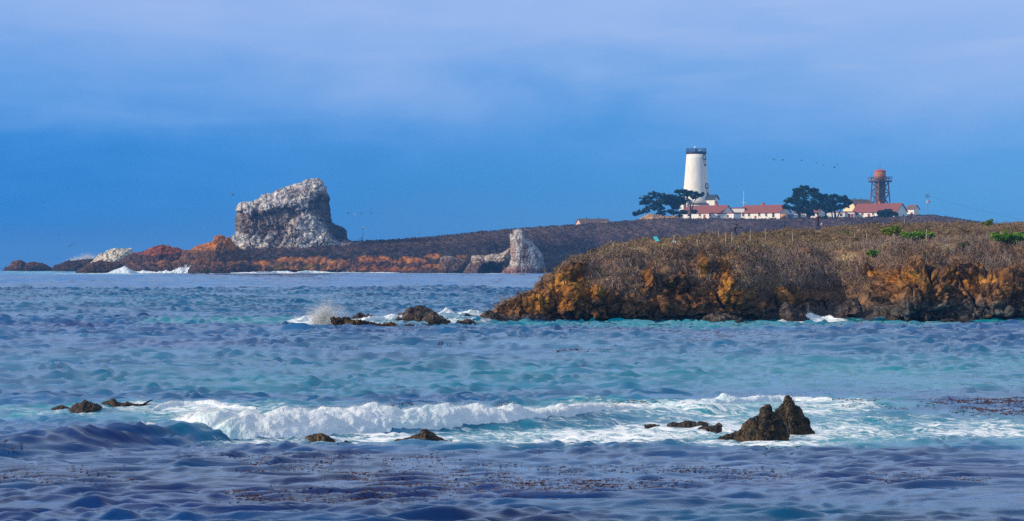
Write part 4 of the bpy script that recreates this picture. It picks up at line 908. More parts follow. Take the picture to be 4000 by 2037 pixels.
keys = [(Yw_ - 4, np.full(len(U), -2.5)), (Yw_, np.zeros(len(U))), (Yw_ + 3.5, zc * .5), (Yc, zc), (Ym, zm), (Yr, zr), (Yb, zr - np.interp(U, [640, 2000], [2, 1.2])), (Yb + 60, np.full(len(U), -3.0))]
ncol = 1000; cols = np.linspace(640, 5200, ncol)
cols = np.interp(np.linspace(0, 1, ncol), [0, .82, 1], [640, 4050, 5200])
rows, lab = headland(cols, U, keys, [3, 12, 14, 30, 70, 30, 6], 2)
NY = np.array([r[0] for r in rows]); NZ = np.array([r[1] for r in rows]); NX = (cols[None, :] - CU) / F * NY
G = np.stack([NX, NY, NZ], -1); L = lab[:, None] * np.ones((1, ncol))
cliff = sstep(1, 1.6, L) * sstep(3.6, 2.8, L); scr = sstep(2.3, 3.1, L) * sstep(6.4, 5.6, L)
nz = fbm(G * .07, 4, 101)
G[..., 1] -= cliff * (2.6 * fbm(np.stack([NX * .06, NY * 0, NZ * .02], -1), 3, 102) + 1.2 * fbm(np.stack([NX * .2, NY * 0, NZ * .05], -1), 3, 103, .5, True))
G[..., 2] += scr * sstep(3.2, 4.0, L) * .5 * fbm(np.stack([NX * .03, NY * .03, NX * 0], -1), 3, 104) * sstep(5.2, 4.6, L)
ncr = grid_normals(G); ncr *= np.sign(ncr[..., 2:3] - ncr[..., 1:2] + 1e-6)
lumps, _, lid = cell(np.stack([NX * .30, NY * .2, NZ * .22], -1) + .4 * nz[..., None], 22); l2, _, lid2 = cell(np.stack([NX * .62, NY * .4, NZ * .5], -1), 23)
hgt = np.interp(L, [2.6, 3.2, 4.0, 5.0], [1.5, 2.2, 1.6, .55])
lump = ((.6 - lumps) * (.4 + lid) + .4 * (.5 - l2)) * hgt
q = G / 2.4; f1, f2, idv = cell(q, 25)
G += ncr * (lump * scr + cliff * (1 - scr * .6) * (.7 * (idv - .5) + .8 * fbm(q * 1.3, 3, 26, .55, True)))[..., None]
nn = grid_normals(G); nn *= np.sign(np.sum(nn * ncr, -1, keepdims=True)); u_, v_ = UV(G)
scrubc = lerp(C(.055, .032, .038), C(.125, .075, .07), sstep(-.5, .5, nz + .3 * fbm(G * .3, 2, 110)))
scrubc = lerp(scrubc, C(.035, .028, .035), .75 * sstep(2.4, 2.8, L) * sstep(4.3, 3.7, L))
scrubc = lerp(scrubc, C(.16, .11, .09), .5 * sstep(.1, .5, fbm(G * np.array([.05, .02, .1]), 3, 111)) * sstep(4.2, 4.8, L))
ora = np.clip(blobs(u_, v_, [(1020, 1030, 40, 14), (1130, 1015, 60, 14), (1240, 1018, 50, 16), (1320, 1035, 60, 22), (1180, 1050, 80, 10), (1420, 1015, 40, 18), (1480, 1012, 40, 12), (1600, 1018, 80, 14), (1690, 1005, 40, 12), (1800, 1005, 25, 10), (1440, 1050, 70, 14), (1700, 1040, 60, 10), (960, 1045, 50, 14), (1560, 1052, 80, 10)]) * 1.35, 0, 1)
ok = sstep(.45, .85, ora + .65 * fbm(G * .22, 4, 112)) * sstep(3.9, 3.2, L)
orc = lerp(C(.20, .06, .025), C(.44, .17, .04), sstep(-.4, .4, fbm(G * .5, 4, 113))); brc = lerp(C(.07, .036, .034), C(.15, .07, .05), sstep(-.4, .4, fbm(G * .25, 3, 114)))
olive = C(.17, .11, .025)
col = lerp(scrubc, brc, cliff * sstep(3.0, 2.2, L)); col = lerp(col, orc, ok); col = lerp(col, olive, .7 * blobs(u_, v_, [(1210, 1046, 70, 16), (1100, 1045, 40, 12)]))
col = lerp(col, C(.03, .022, .025), .8 * sstep(1.2, .2, G[..., 2]))
fh = np_mesh('far_headland', G.reshape(-1, 3), grid_faces(len(rows), ncol), MAT['rock_far'], col=col.reshape(-1, 3)); tag(fh, 'far headland with dark scrub above orange shore cliffs', kind='structure')
FAR = (G, u_, v_, L)
w_ = area(G) * scr * (u_ > 700) * (u_ < 4150) * (L < 5.35) * (1 - ok) * ((u_ < 2500) | (v_ < 960)) * (.4 + sstep(-.3, .3, lump))
idx = scatter_idx(w_, 13000); Pc = G.reshape(-1, 3)[idx]; K_ = 14; rad = rng.uniform(.5, 1.1, len(idx)) * np.interp(L.ravel()[idx], [3, 4, 5], [1.2, 1, .55])
d = rng.normal(size=(len(idx), K_, 3)); d /= np.linalg.norm(d, axis=-1, keepdims=True); d *= rng.random((len(idx), K_, 1)) ** .5 * rad[:, None, None]; d[..., 2] *= .6
Ps = Pc[:, None, :] + d + np.array([0, 0, .25])
pal = np.array([(.055, .035, .04), (.085, .05, .05), (.11, .07, .06), (.045, .035, .04), (.14, .09, .075), (.07, .06, .04)])
cc = pal[np.clip((fbm(Pc * .05, 3, 120) * .9 + .5) * 5 + rng.normal(size=len(idx)) * 1.1, 0, 5).astype(int)]
Lx = L.ravel()[idx]; cc = np.where(((Lx < 4.1) & (rng.random(len(idx)) < .6))[:, None], np.array([.035, .028, .035]), cc)
o = soup(Ps.reshape(-1, 3), rng.uniform(.16, .36, len(idx) * K_), (cc[:, None, :] * (1 + .2 * rng.normal(size=(len(idx), K_, 1)))).reshape(-1, 3), 'scrub', MAT['scrub'])
tag(o, 'dark low scrub covering the far headland', kind='stuff')
def far_z(x, y):
    Gm = FAR[0].reshape(-1, 3); d = (Gm[:, 0] - x) ** 2 + (Gm[:, 1] - y) ** 2 + 1e6 * (FAR[3].ravel() < 3)
    return Gm[np.argmin(d), 2]

# ------------------------------------------------------------------ station buildings
def house(uL, uR, YL, alpha, depth, v_base, v_eave, v_ridge, label, name='house', wins=(), doors=(), roof='red_roof', wall='white_wall', chim=(), over=.35, group='station houses', flat=False, uE=None, gable_win=None, vents=()):
    a = R(alpha); k = (uR - CU) / F; xL = (uL - CU) / F * YL
    Ln = (k * YL - xL) / (cos(a) + k * sin(a)); Yref = YL - Ln * sin(a) * .5
    zb = zpx(v_base, Yref) - .8; ze = zpx(v_eave, Yref) - zb; zr = zpx(v_ridge, Yref) - zb
    root = empty(name, (xL, YL, zb), -a); tag(root, label, 'building', group)
    def tpos(u):
        kk = (u - CU) / F; return (kk * YL - xL) / (cos(a) + kk * sin(a))
    D = depth; W = MAT[wall]
    if flat:
        MB().box(0, Ln, 0, D, 0, ze).build('wall', W, root)
        MB().box(-.15, Ln + .15, -.15, D + .15, ze + .003, ze + .45).build('roof', MAT[roof], root)
    else:
        mb = MB(); prof = [(0, 0), (D, 0), (D, ze), (D / 2, zr - .12), (0, ze)]
        n = len(prof)
        mb.poly([(0, y, z) for y, z in prof] + [(Ln, y, z) for y, z in prof], [tuple(range(n)), tuple(range(n, 2 * n))[::-1]] + [(i, n + i, n + (i + 1) % n, (i + 1) % n) for i in range(n)]).build('wall', W, root)
        sl = (zr - ze) / (D / 2); o_ = over; th = .22
        rp = [(-o_, ze - o_ * sl + .05), (D / 2, zr + .05), (D + o_, ze - o_ * sl + .05), (D + o_, ze - o_ * sl + .05 + th), (D / 2, zr + .05 + th * 1.2), (-o_, ze - o_ * sl + .05 + th)]
        rm = MB(); n = 6
        P = [(-o_, y, z) for y, z in rp] + [(Ln + o_, y, z) for y, z in rp]
        rm.poly(P, [(0, 1, 4, 5), (1, 2, 3, 4), (11, 10, 7, 6), (10, 9, 8, 7)] + [(i, n + i, n + (i + 1) % n, (i + 1) % n) for i in range(n)])
        ro = rm.build('roof', MAT[roof], root)
        for t in chim:
            x = t if t > 0 else Ln + t
            MB().box(x - .5, x + .5, D / 2 - .5, D / 2 + .5, zr - .4, zr + 1.25).box(x - .6, x + .6, D / 2 - .6, D / 2 + .6, zr + 1.252, zr + 1.45).build('chimney', MAT['brick'], ro)
        for t in vents:
            x = t * Ln
            MB().lathe([(.28, zr - .1), (.28, zr + .75), (.42, zr + .78), (.42, zr + 1.0), (.1, zr + 1.15)], 10, x, D / 2).build('vent', MAT['vent'], ro)
    for (u, zc_, w, h) in wins:
        t = tpos(u); z = zpx(zc_, Yref) - zb
        fr = MB()
        fr.box(t - w / 2 - .12, t + w / 2 + .12, -.10, .0, z - h / 2 - .14, z - h / 2 - .002).box(t - w / 2 - .12, t + w / 2 + .12, -.10, .0, z + h / 2 + .002, z + h / 2 + .12)
        fr.box(t - w / 2 - .12, t - w / 2, -.10, .0, z - h / 2, z + h / 2).box(t + w / 2, t + w / 2 + .12, -.10, .0, z - h / 2, z + h / 2).box(t - w / 2, t + w / 2, -.07, -.012, z - .04, z + .04)
        wo = fr.build('window', MAT['frame'], root)
        MB().box(t - w / 2 + .002, t + w / 2 - .002, -.04, -.006, z - h / 2 + .002, z + h / 2 - .002).build('pane', MAT['glass'], wo)
        MB().box(t - w / 2 - .3, t + w / 2 + .3, -.28, -.003, z - h / 2 - .36, z - h / 2 - .16).build('sill', MAT['frame'], wo)
    for (u, w, h) in doors:
        t = tpos(u); MB().box(t - w / 2, t + w / 2, -.10, -.004, .1, .8 + h).build('door', MAT['red_paint'], root)
    if gable_win:
        yy, z, w, h = gable_win
        wo = MB().box(Ln + .003, Ln + .08, yy - w / 2, yy + w / 2, z - h / 2, z + h / 2).build('window', MAT['frame'], root)
        MB().box(Ln + .082, Ln + .10, yy - w / 2 + .12, yy + w / 2 - .12, z - h / 2 + .12, z + h / 2 - .12).build('pane', MAT['glass'], wo)
    return root
AL = 42
wn = lambda u, v=839, w=1.3, h=1.5: (u, v, w, h)
house(2668, 2822, 1214, AL, 9.0, 864, 832, 805, 'long white house with a red roof behind the umbrella shaped cypress', wins=[wn(2690), wn(2734), wn(2774)], doors=[(2752, 1.3, 3.2)], chim=(-7.0,), over=.5)
house(2787, 2866, 1199, AL, 6.0, 866, 836, 836, 'low flat roofed white annex with a thin red roof edge', name='annex', flat=True, wins=[wn(2808, 846, 1.2, 1.3), wn(2843, 846, 1.2, 1.3)], roof='red_paint')
house(2858, 2908, 1216, 14, 6.0, 864, 815, 815, 'flat white link wall between the two left houses', name='annex', flat=True, roof='red_paint')
house(2866, 2892, 1206, 10, 2.0, 866, 834, 834, 'dark red double doorway in the gap between the two left houses', name='gate_porch', flat=True, roof='red_paint', doors=[(2873, 1.1, 3.3), (2886, 1.1, 3.3)])
house(2888, 3047, 1216, AL, 9.2, 864, 831, 803, 'long white house with a red roof and six windows, in the middle', wins=[wn(2904), wn(2926), wn(2966), wn(2993), wn(3021, 841, 1.4, 2.4)], doors=[(2951, 1.2, 2.6)], chim=(11.5,), over=.5, gable_win=(4.5, 2.6, 1.3, 1.4))
house(3102, 3192, 1210, AL, 8.0, 862, 832, 812, 'white house with a red roof hidden behind the dense cypress', wins=[wn(3123, 842, 1.6, 2.0), wn(3178, 840)], over=.5)
house(3190, 3300, 1216, 16, 6.0, 862, 831, 831, 'low white flat roofed wing behind the right cypress', name='annex', flat=True, wins=[wn(3218, 838, 1.5, 1.6), wn(3285, 840)], roof='red_paint')
house(3296, 3336, 1214, 16, 4.0, 862, 830, 830, 'small white passage with two dark red doors', name='annex', flat=True, roof='red_paint', doors=[(3317, 1.1, 3.3), (3329, 1.1, 3.3)])
house(3331, 3502, 1218, AL, 9.6, 860, 828, 797, 'long white house with a red roof under the water tower', wins=[wn(3348, 834), wn(3369, 834), wn(3411, 834)], doors=[(3394, 1.5, 3.2)], chim=(13.0,), over=.5, gable_win=(6.4, 2.6, 1.2, 2.0))
house(3540, 3570, 1214, AL, 5.0, 858, 818, 803, 'small white shed with a dark red roof at the right end', name='shed', doors=[(3561, 1.3, 3.6)], roof='brown_roof', over=.35)
house(3338, 3412, 1246, -34, 8.6, 830, 803, 781, 'cream gabled building with a brown roof and two roof vents', name='barn', roof='brown_roof', wall='cream_wall', vents=(.3, .62))
house(2272, 2386, 1192, -22, 8.0, 900, 880, 857, 'low pink gabled hut with a brown roof on the ridge', name='hut', roof='brown_roof', wall='pink_wall', vents=(.27, .68))

# lighthouse
YL = 1246; px = YL / F
bz = zpx(845, YL); LX = (2720 - CU) / F * YL
def hz(v): return zpx(v, YL) - bz
m, nt, b = new_mat('lighthouse_paint'); MAT['tower'] = m
v = coords(nt, (1, 1, .25)); n = noise(nt, v, .7, 5, .6); n2 = noise(nt, coords(nt, (1.2, 1.2, .1)), 1.3, 3)
nt.links.new(mixc(nt, ramp(nt, n, [(.3, (.72, .66, .57)), (.62, (.85, .82, .75))]), (.45, .34, .25), mth(nt, 'MULTIPLY', mth(nt, 'SUBTRACT', n2, .6), 1.6, clamp=True)), b.inputs['Base Color']); b.inputs['Roughness'].default_value = .7
lh = empty('lighthouse', (LX, YL, bz)); tag(lh, 'tall tapering white lighthouse without a lantern, with a dark railed deck', 'lighthouse')
rp = lambda r: r * px
MB().lathe([(rp(rr), hz(vv_)) for vv_, rr in ((800, 57), (785, 55), (768, 52.5), (750, 50.5), (725, 48), (700, 45.8), (670, 43.4), (640, 41.2), (620, 39.6), (604, 38.4))], 64).build('tower', MAT['tower'], lh, True)
MB().lathe([(rp(67), hz(850)), (rp(66), hz(812)), (rp(64), hz(800))], 64).build('base_drum', MAT['tower'], lh, True)
MB().lathe([(rp(62), hz(799.8)), (rp(68), hz(799.6)), (rp(68), hz(796.5)), (rp(60), hz(796))], 64).build('cornice', MAT['timber'], lh)
MB().lathe([(rp(37.5), hz(605)), (rp(39.5), hz(602)), (rp(40), hz(598)), (rp(40), hz(594)), (rp(37), hz(593))], 64).build('deck', MAT['dark_metal'], lh)
rl = MB()
for k in range(20):
    a = 2 * pi * k / 20; x, y = rp(38.6) * cos(a), rp(38.6) * sin(a); rl.tube([(x, y, hz(594)), (x, y, hz(581.5))], .07, 5)
for vv_ in (581.5, 586, 590):
    rl.tube([(rp(38.6) * cos(2 * pi * k / 40), rp(38.6) * sin(2 * pi * k / 40), hz(vv_)) for k in range(41)], .07 if vv_ > 582 else .1, 5)
rl.build('railing', MAT['dark_metal'], lh)
MB().lathe([(rp(5), hz(594)), (rp(5), hz(583)), (rp(3), hz(582))], 14, rp(-1)).build('beacon_post', MAT['dark_metal'], lh)
MB().ball((rp(-5), 0, hz(577)), rp(4), 12).tube([(rp(-4), 0, hz(583)), (rp(-5), 0, hz(578))], .2, 6).build('beacon_lamp', MAT['white_metal'], lh, True)
MB().ball((rp(14), rp(-20), hz(590)), rp(4), 12, .8).tube([(rp(14), rp(-20), hz(594)), (rp(14), rp(-20), hz(590))], .2, 6).build('spare_lamp', MAT['white_metal'], lh, True)
def on_tower(v, du):     # angle on the drum for an offset from the axis, in pixels
    r = np.interp(v, [604, 700, 750, 800], [38.4, 45.8, 50.5, 57]); return r, math.asin(max(-1, min(1, du / r)))
for v0, du in ((615, 29), (727, 38)):
    r, a = on_tower(v0, du)
    def pt(off, z, out): # off: metres along the tangent
        aa = a + off / rp(r); rr = rp(np.interp(z, [hz(800), hz(750), hz(700), hz(604)], [57, 50.5, 45.8, 38.4])) + out; return (rr * sin(aa), -rr * cos(aa), z)
    zc_ = hz(v0); fr = MB(); W2 = 1.05
    arch = [pt(-W2, zc_ - 1.0, .12)] + [pt(W2 * cos(t), zc_ + .1 + 1.1 * sin(t), .12) for t in np.linspace(pi, 0, 9)] + [pt(W2, zc_ - 1.0, .12)]
    fr.tube(arch, .28, 6); wo = fr.build('window', MAT['timber'], lh)
    pane = [pt(W2 * .8 * cos(t), zc_ + .1 + .9 * sin(t), .06) for t in np.linspace(pi, 0, 9)] + [pt(.8 * W2, zc_ - .95, .06), pt(-.8 * W2, zc_ - .95, .06)]
    MB().poly(pane, [tuple(range(len(pane)))]).build('pane', MAT['white_wall'], wo)
    mb = MB(); mb.tube([pt(-1.0, zc_ - 1.15, .3), pt(1.0, zc_ - 1.15, .3)], .32, 6); mb.build('sill', MAT['timber'], wo)
    mb = MB()
    for off in (-.7, .7): mb.tube([pt(off, zc_ - 1.3, .2), pt(off * .8, zc_ - 3.4, .12)], .09, 5)
    mb.tube([pt(0, zc_ - 3.6, .15), pt(.1, zc_ - 4.6, .2)], .55, 8); mb.build('bracket', MAT['timber'], lh)
# entrance porch on the right and arched dormer on the left
for ang, w_p, d_out, v_t, v_e, v_b, nm in ((R(52), 3.6, 5.2, 766, 780, 850, 'porch'), (R(-44), 3.0, 2.0, 777, 784, 850, 'dormer')):
    r0 = rp(54); dirx, diry = sin(ang), -cos(ang); tx, ty = cos(ang), sin(ang)
    def q3(o_, t, z): return (dirx * (r0 - 2.0 + o_) + tx * t, diry * (r0 - 2.0 + o_) + ty * t, z)
    zt, ze, zb_ = hz(v_t), hz(v_e), hz(v_b); hw = w_p / 2; do = 2 + d_out
    prof = [(-hw, zb_), (hw, zb_), (hw, ze), (0, zt - .15), (-hw, ze)]
    MB().poly([q3(0, t, z) for t, z in prof] + [q3(do, t, z) for t, z in prof], [tuple(range(5)), tuple(range(5, 10))[::-1]] + [(i, 5 + i, 5 + (i + 1) % 5, (i + 1) % 5) for i in range(5)]).build(nm, MAT['tower'], lh)
    rfp = [(-hw - .6, ze - .3), (0, zt), (hw + .6, ze - .3), (hw + .6, ze + .15), (0, zt + .5), (-hw - .6, ze + .15)]
    MB().poly([q3(-.2, t, z) for t, z in rfp] + [q3(do + .5, t, z) for t, z in rfp], [(0, 1, 4, 5), (1, 2, 3, 4), (11, 10, 7, 6), (10, 9, 8, 7)] + [(i, 6 + i, 6 + (i + 1) % 6, (i + 1) % 6) for i in range(6)]).build('porch_roof', MAT['teal_roof'], lh)
    dr = [q3(do + .03, .95 * cos(t), ze - 2.2 + 1.2 * sin(t)) for t in np.linspace(0, pi, 9)] + [q3(do + .03, -.95, ze - 6), q3(do + .03, .95, ze - 6)]
    MB().poly(dr, [tuple(range(len(dr)))]).build('arched_door', MAT['timber'], lh)

# water tower
YT = 1240; px = YT / F; bz = zpx(812, YT); wt = empty('water_tower', ((3438 - CU) / F * YT, YT, bz), R(28)); tag(wt, 'red wooden water tank on a braced timber tower', 'water tower')
hz = lambda v: zpx(v, YT) - bz
MB().lathe([(22 * px, hz(705)), (22.3 * px, hz(690)), (22 * px, hz(669))], 40).build('tank', MAT['tank_wood'], wt, True)
MB().lathe([(23.5 * px, hz(669.5)), (23.3 * px, hz(668)), (12 * px, hz(664)), (.6 * px, hz(661))], 40).build('tank_roof', MAT['tank_roof'], wt)
hp = 33 * px
MB().box(-hp, hp, -hp, hp, hz(709), hz(706)).build('platform', MAT['timber'], wt)
mb = MB()
for i in range(-2, 3): mb.box(-hp, hp, i * hp / 2.2 - .2, i * hp / 2.2 + .2, hz(713), hz(709) - .003)
mb.build('joist', MAT['timber'], wt)
mb = MB()
for sx_, sy_ in ((-1, -1), (1, -1), (1, 1), (-1, 1)):
    for t in np.linspace(-1, 1, 5)[:-1]:
        x, y = (t * hp * .97, sy_ * hp * .97) if sx_ == sy_ else (sx_ * hp * .97, t * hp * .97)
        mb.box(x - .1, x + .1, y - .1, y + .1, hz(706), hz(692))
for vv_ in (692.5, 698):
    for s in (-1, 1):
        mb.box(-hp, hp, s * hp - .08, s * hp + .08, hz(vv_) - .12, hz(vv_) + .12); mb.box(s * hp - .08, s * hp + .08, -hp + .09, hp - .09, hz(vv_) - .12, hz(vv_) + .12)
mb.build('railing', MAT['timber'], wt)
lt, lb = 22.5 * px, 27.5 * px
cor = [(-1, -1), (1, -1), (1, 1), (-1, 1)]
def leg_at(c, v):
    t = (v - 713) / (812 - 713); r = lt * (1 - t) + lb * t; return np.array([c[0] * r, c[1] * r, hz(v)])
for c in cor: MB().tube([leg_at(c, 713), leg_at(c, 813)], .32, 6).build('leg', MAT['timber'], wt)
for k in range(4):
    a, b_ = cor[k], cor[(k + 1) % 4]; mb = MB()
    for v0, v1 in ((714, 752), (755, 806)):
        mb.tube([leg_at(a, v0), leg_at(b_, v1)], .2, 5).tube([leg_at(b_, v0), leg_at(a, v1)], .2, 5)
    mb.tube([leg_at(a, 753), leg_at(b_, 753)], .24, 5); mb.build('cross_brace', MAT['timber'], wt)
MB().box(-1.9, 1.9, -1.9, 1.9, hz(812), hz(713.5)).build('stair_shaft', MAT['timber'], wt)
for k, (x, y, v0, v1) in enumerate(((-hp, -hp, 708, 655), (hp, hp * .6, 708, 653), (hp, -hp * .9, 706, 690), (-hp * .5, hp, 706, 668), (0, 0, 661, 632))):
    MB().tube([(x, y, hz(v0)), (x, y, hz(v1))], [.07, .045], 5).build('aerial', MAT['dark_metal'], wt)

# utility pole
YP = 1205; px = YP / F; x0 = (3623 - CU) / F * YP; gz = zpx(850, YP); hz = lambda v: zpx(v, YP) - gz
up_ = empty('utility_pole', (x0, YP, gz)); tag(up_, 'wooden utility pole with two crossarms right of the shed', 'utility pole')
MB().tube([(0, 0, -1), (0, 0, hz(800)), (0, 0, hz(758))], [.24, .2, .16], 8).build('pole', MAT['pole'], up_)
MB().box(-9 * px, 9 * px, -.32, -.17, hz(770.5), hz(768)).build('crossarm', MAT['timber'], up_); MB().box(-8 * px, 8 * px, -.32, -.17, hz(762), hz(760)).build('crossarm', MAT['timber'], up_)
MB().lathe([(.1, hz(793)), (.42, hz(792)), (.42, hz(784)), (.1, hz(783))], 12, 6.5 * px, -.3).tube([(0, -.2, hz(788)), (6 * px, -.3, hz(788))], .08, 5).build('transformer', MAT['tank_wood'], up_)
MB().tube([(-1.5 * px, -.3, hz(795)), (-1.5 * px, -.3, hz(784))], .25, 8).build('meter_box', MAT['white_metal'], up_)
mb = MB()
for x in (-8, -5, 5, 8): mb.lathe([(.08, hz(768)), (.12, hz(766.5)), (.05, hz(765.5))], 6, x * px, -.25)
mb.build('insulator', MAT['dark_metal'], up_)
# wire sagging away to the right
A0 = np.array([x0 + 8 * px, YP, gz + hz(768)]); B0 = np.array([(4300 - CU) / F * 1290, 1290, zpx(905, 1290)])
tag(MB().tube([A0 * (1 - t) + B0 * t + np.array([0, 0, -9 * t * (1 - t)]) for t in np.linspace(0, 1, 24)], .028, 4).build('power_wire', MAT['dark_metal']), 'thin power wire sagging away to the right from the utility pole', 'wire')
# radio mast between the houses
YM = 1225; px = YM / F; gz = zpx(840, YM); hz = lambda v: zpx(v, YM) - gz
ms = empty('radio_mast', ((2905 - CU) / F * YM, YM, gz)); tag(ms, 'thin white radio mast with one crossbar between two houses', 'mast')
MB().tube([(0, 0, 0), (0, 0, hz(746))], [.15, .07], 6).build('mast_pole', MAT['white_metal'], ms); MB().tube([(-10 * px, 0, hz(793)), (10 * px, 0, hz(793))], .14, 6).build('crossbar', MAT['white_metal'], ms)
# weather mast and little frame on the ridge right of the big rock
YM = 1064; px = YM / F; gz = far_z((1418 - CU) / F * YM, YM); hz = lambda v: zpx(v, YM) - gz
ms = empty('lamp_mast', ((1418 - CU) / F * YM, YM, gz)); tag(ms, 'slim mast with a round white head on the ridge right of the big rock', 'mast')
MB().tube([(0, 0, -1), (0, 0, hz(895))], [.14, .08], 6).build('mast_pole', MAT['pole'], ms)
MB().lathe([(.15, hz(896)), (.55, hz(892)), (.55, hz(889)), (.2, hz(887))], 12).build('mast_head', MAT['white_metal'], ms, True)
x0 = (1407 - CU) / F * YM; fr = empty('solar_frame', (x0, YM - .5, gz)); tag(fr, 'small dark sloping frame at the foot of the slim mast', 'frame')
hh = hz(928); MB().poly([(-.9, 0, hh * .5), (.9, 0, hh), (.9, 1.4, hh), (-.9, 1.4, hh * .5), (-.9, 0, hh * .5 + .12), (.9, 0, hh + .12), (.9, 1.4, hh + .12), (-.9, 1.4, hh * .5 + .12)], [(0, 3, 2, 1), (4, 5, 6, 7), (0, 1, 5, 4), (1, 2, 6, 5), (2, 3, 7, 6), (3, 0, 4, 7)]).build('panel', MAT['dark_metal'], fr)
for x, z in ((-.8, hh * .52), (.8, hh * .98)):
    for y in (.1, 1.3): MB().tube([(x, y, -.5), (x, y, z)], .09, 5).build('leg', MAT['timber'], fr)
MB().box(-.7, .75, .2, 1.2, -.3, hh * .42).build('battery_box', MAT['dark_metal'], fr); MB().tube([(-2.2, .5, -.2), (-.8, .5, hh * .45)], .06, 5).build('stay', MAT['dark_metal'], fr)

# orange fuel tank and wooden gate by the middle house
for u, v0, r_, lb in ((3061, 846, 10, 'round orange fuel tank beside the middle house'),):
    Yt_ = 1196; px = Yt_ / F; p0 = PX(u, v0 + 8, Yt_); o = empty('fuel_tank', tuple(p0)); tag(o, lb, 'tank')
    mb = MB(); n = 12
    pr = [(-1.5, .1), (-1.4, .7), (-1.1, .98), (1.1, .98), (1.4, .7), (1.5, .1)]
    pts = [(x, r * cos(2 * pi * k / n), 1.2 + r * sin(2 * pi * k / n)) for x, r in pr for k in range(n)]
    mb.poly(pts, [(i * n + k, i * n + (k + 1) % n, (i + 1) * n + (k + 1) % n, (i + 1) * n + k) for i in range(5) for k in range(n)] + [tuple(range(n)), tuple(5 * n + k for k in range(n))[::-1]]).build('tank_shell', MAT['orange'], o, True)
    for x in (-.9, .9): MB().box(x - .12, x + .12, -.6, .6, -1.2, .4).build('leg', MAT['timber'], o)
Yg = 1204; g0 = PX(3076, 862, Yg); ga = empty('wooden_fence', tuple(g0)); tag(ga, 'dark wooden board fence between the middle house and the cypress', 'fence')
Wg = 24 * Yg / F; mb = MB()
for i in range(9): mb.box(i * Wg / 9 + .02, (i + 1) * Wg / 9 - .04, -.05, .05, -.5, 3.0 + .15 * random.random())
mb.build('board_panel', MAT['timber'], ga)
for x in (0, Wg / 2, Wg): MB().box(x - .1, x + .1, .06, .26, -.5, 3.25).build('post', MAT['timber'], ga)

# tan rubble heaps
def heap(name, pts, Y, label, n):
    rock(name, pts, Y, 5, label, 'heap', 'rubble heaps', lambda P, n_, uu, vv, q, e: lerp(C(.30, .16, .09), C(.58, .36, .20), sstep(-.5, .5, fbm(q * 2.2, 3, 3))), MAT['rock_far'], .9, .42, 1.6, 120, 60, n, .8, sink=1.2)
heap('rubble_heap', [(2470, 872), (2500, 855), (2530, 837), (2560, 838), (2600, 846), (2640, 842), (2665, 856), (2680, 872)], 1190, 'heap of tan rubble under the left cypresses', 140)
heap('rubble_heap', [(2300, 888), (2325, 876), (2350, 868), (2372, 868), (2392, 882), (2400, 890)], 1178, 'low heap of tan rubble in front of the pink hut', 141)

# cypresses
CY = [(.012, .036, .028), (.018, .052, .032), (.008, .024, .026), (.034, .078, .030), (.006, .018, .022)]
def cypress(base_u, base_v, Y, pads, trunks, label, seed, sub=36, per=46, size=.36, name='cypress_tree'):
    b0 = PX(base_u, base_v, Y); px = Y / F; root = empty(name, tuple(b0)); tag(root, label, 'tree', 'wind shaped cypresses' if name == 'cypress_tree' else None)
    r_ = np.random.default_rng(seed)
    L_ = [(((u - base_u) * px, dy, (base_v - v) * px), (ru * px, max(ru * px * .8, 1.5), rv * px)) for u, v, ru, rv, dy in pads]
    leaf_ball('crown', L_, per, size, CY, root, sub, seed, .6)
    for path in trunks:
        P = [((u - base_u) * px, dy, (base_v - v) * px) for u, v, dy, r in path]
        P[0] = (P[0][0], P[0][1], P[0][2] - (.8 if path[0][1] >= base_v - 2 else 0))
        MB().tube(P, [p[3] for p in path], 7).build('trunk' if path[0][1] >= base_v - 2 else 'limb', MAT['bark'], root)
cypress(2597, 858, 1192, [(2555, 758, 30, 12, 0), (2530, 775, 34, 14, 1), (2585, 768, 30, 14, -1), (2515, 792, 26, 12, 0), (2560, 790, 36, 16, 1), (2600, 788, 26, 18, 0), (2548, 812, 34, 12, -1), (2515, 825, 30, 9, 0), (2495, 834, 18, 7, 0), (2585, 832, 28, 10, -1), (2480, 836, 10, 8, 0), (2580, 812, 22, 12, 1)],
        [[(2597, 858, 0, .55), (2588, 840, 0, .5), (2576, 810, .3, .42), (2565, 785, 0, .3), (2556, 762, 0, .12)], [(2580, 822, .1, .3), (2545, 815, 0, .22), (2505, 828, 0, .1)], [(2576, 808, .2, .3), (2540, 790, 0, .2), (2520, 780, 0, .1)]],
        'broad cypress swept to the left, leftmost of the trees by the lighthouse', 1)
cypress(2636, 858, 1194, [(2625, 772, 30, 13, 0), (2650, 778, 26, 14, 1), (2620, 792, 28, 16, -1), (2650, 795, 26, 15, 0), (2665, 788, 20, 12, -1), (2640, 812, 20, 10, 0), (2620, 828, 28, 10, 0), (2645, 832, 26, 8, -2), (2670, 828, 22, 8, -2), (2655, 845, 10, 5, -2)],
        [[(2636, 858, 0, .6), (2630, 840, 0, .5), (2630, 812, 0, .42), (2640, 790, 0, .3), (2645, 775, 0, .1)], [(2634, 856, 0, .5), (2650, 842, -.5, .4), (2662, 832, -1, .3), (2680, 822, -1.5, .15)], [(2630, 815, 0, .3), (2615, 800, 0, .2), (2605, 790, 0, .1)]],
        'dark cypress with a forked base, in the middle by the lighthouse', 2)
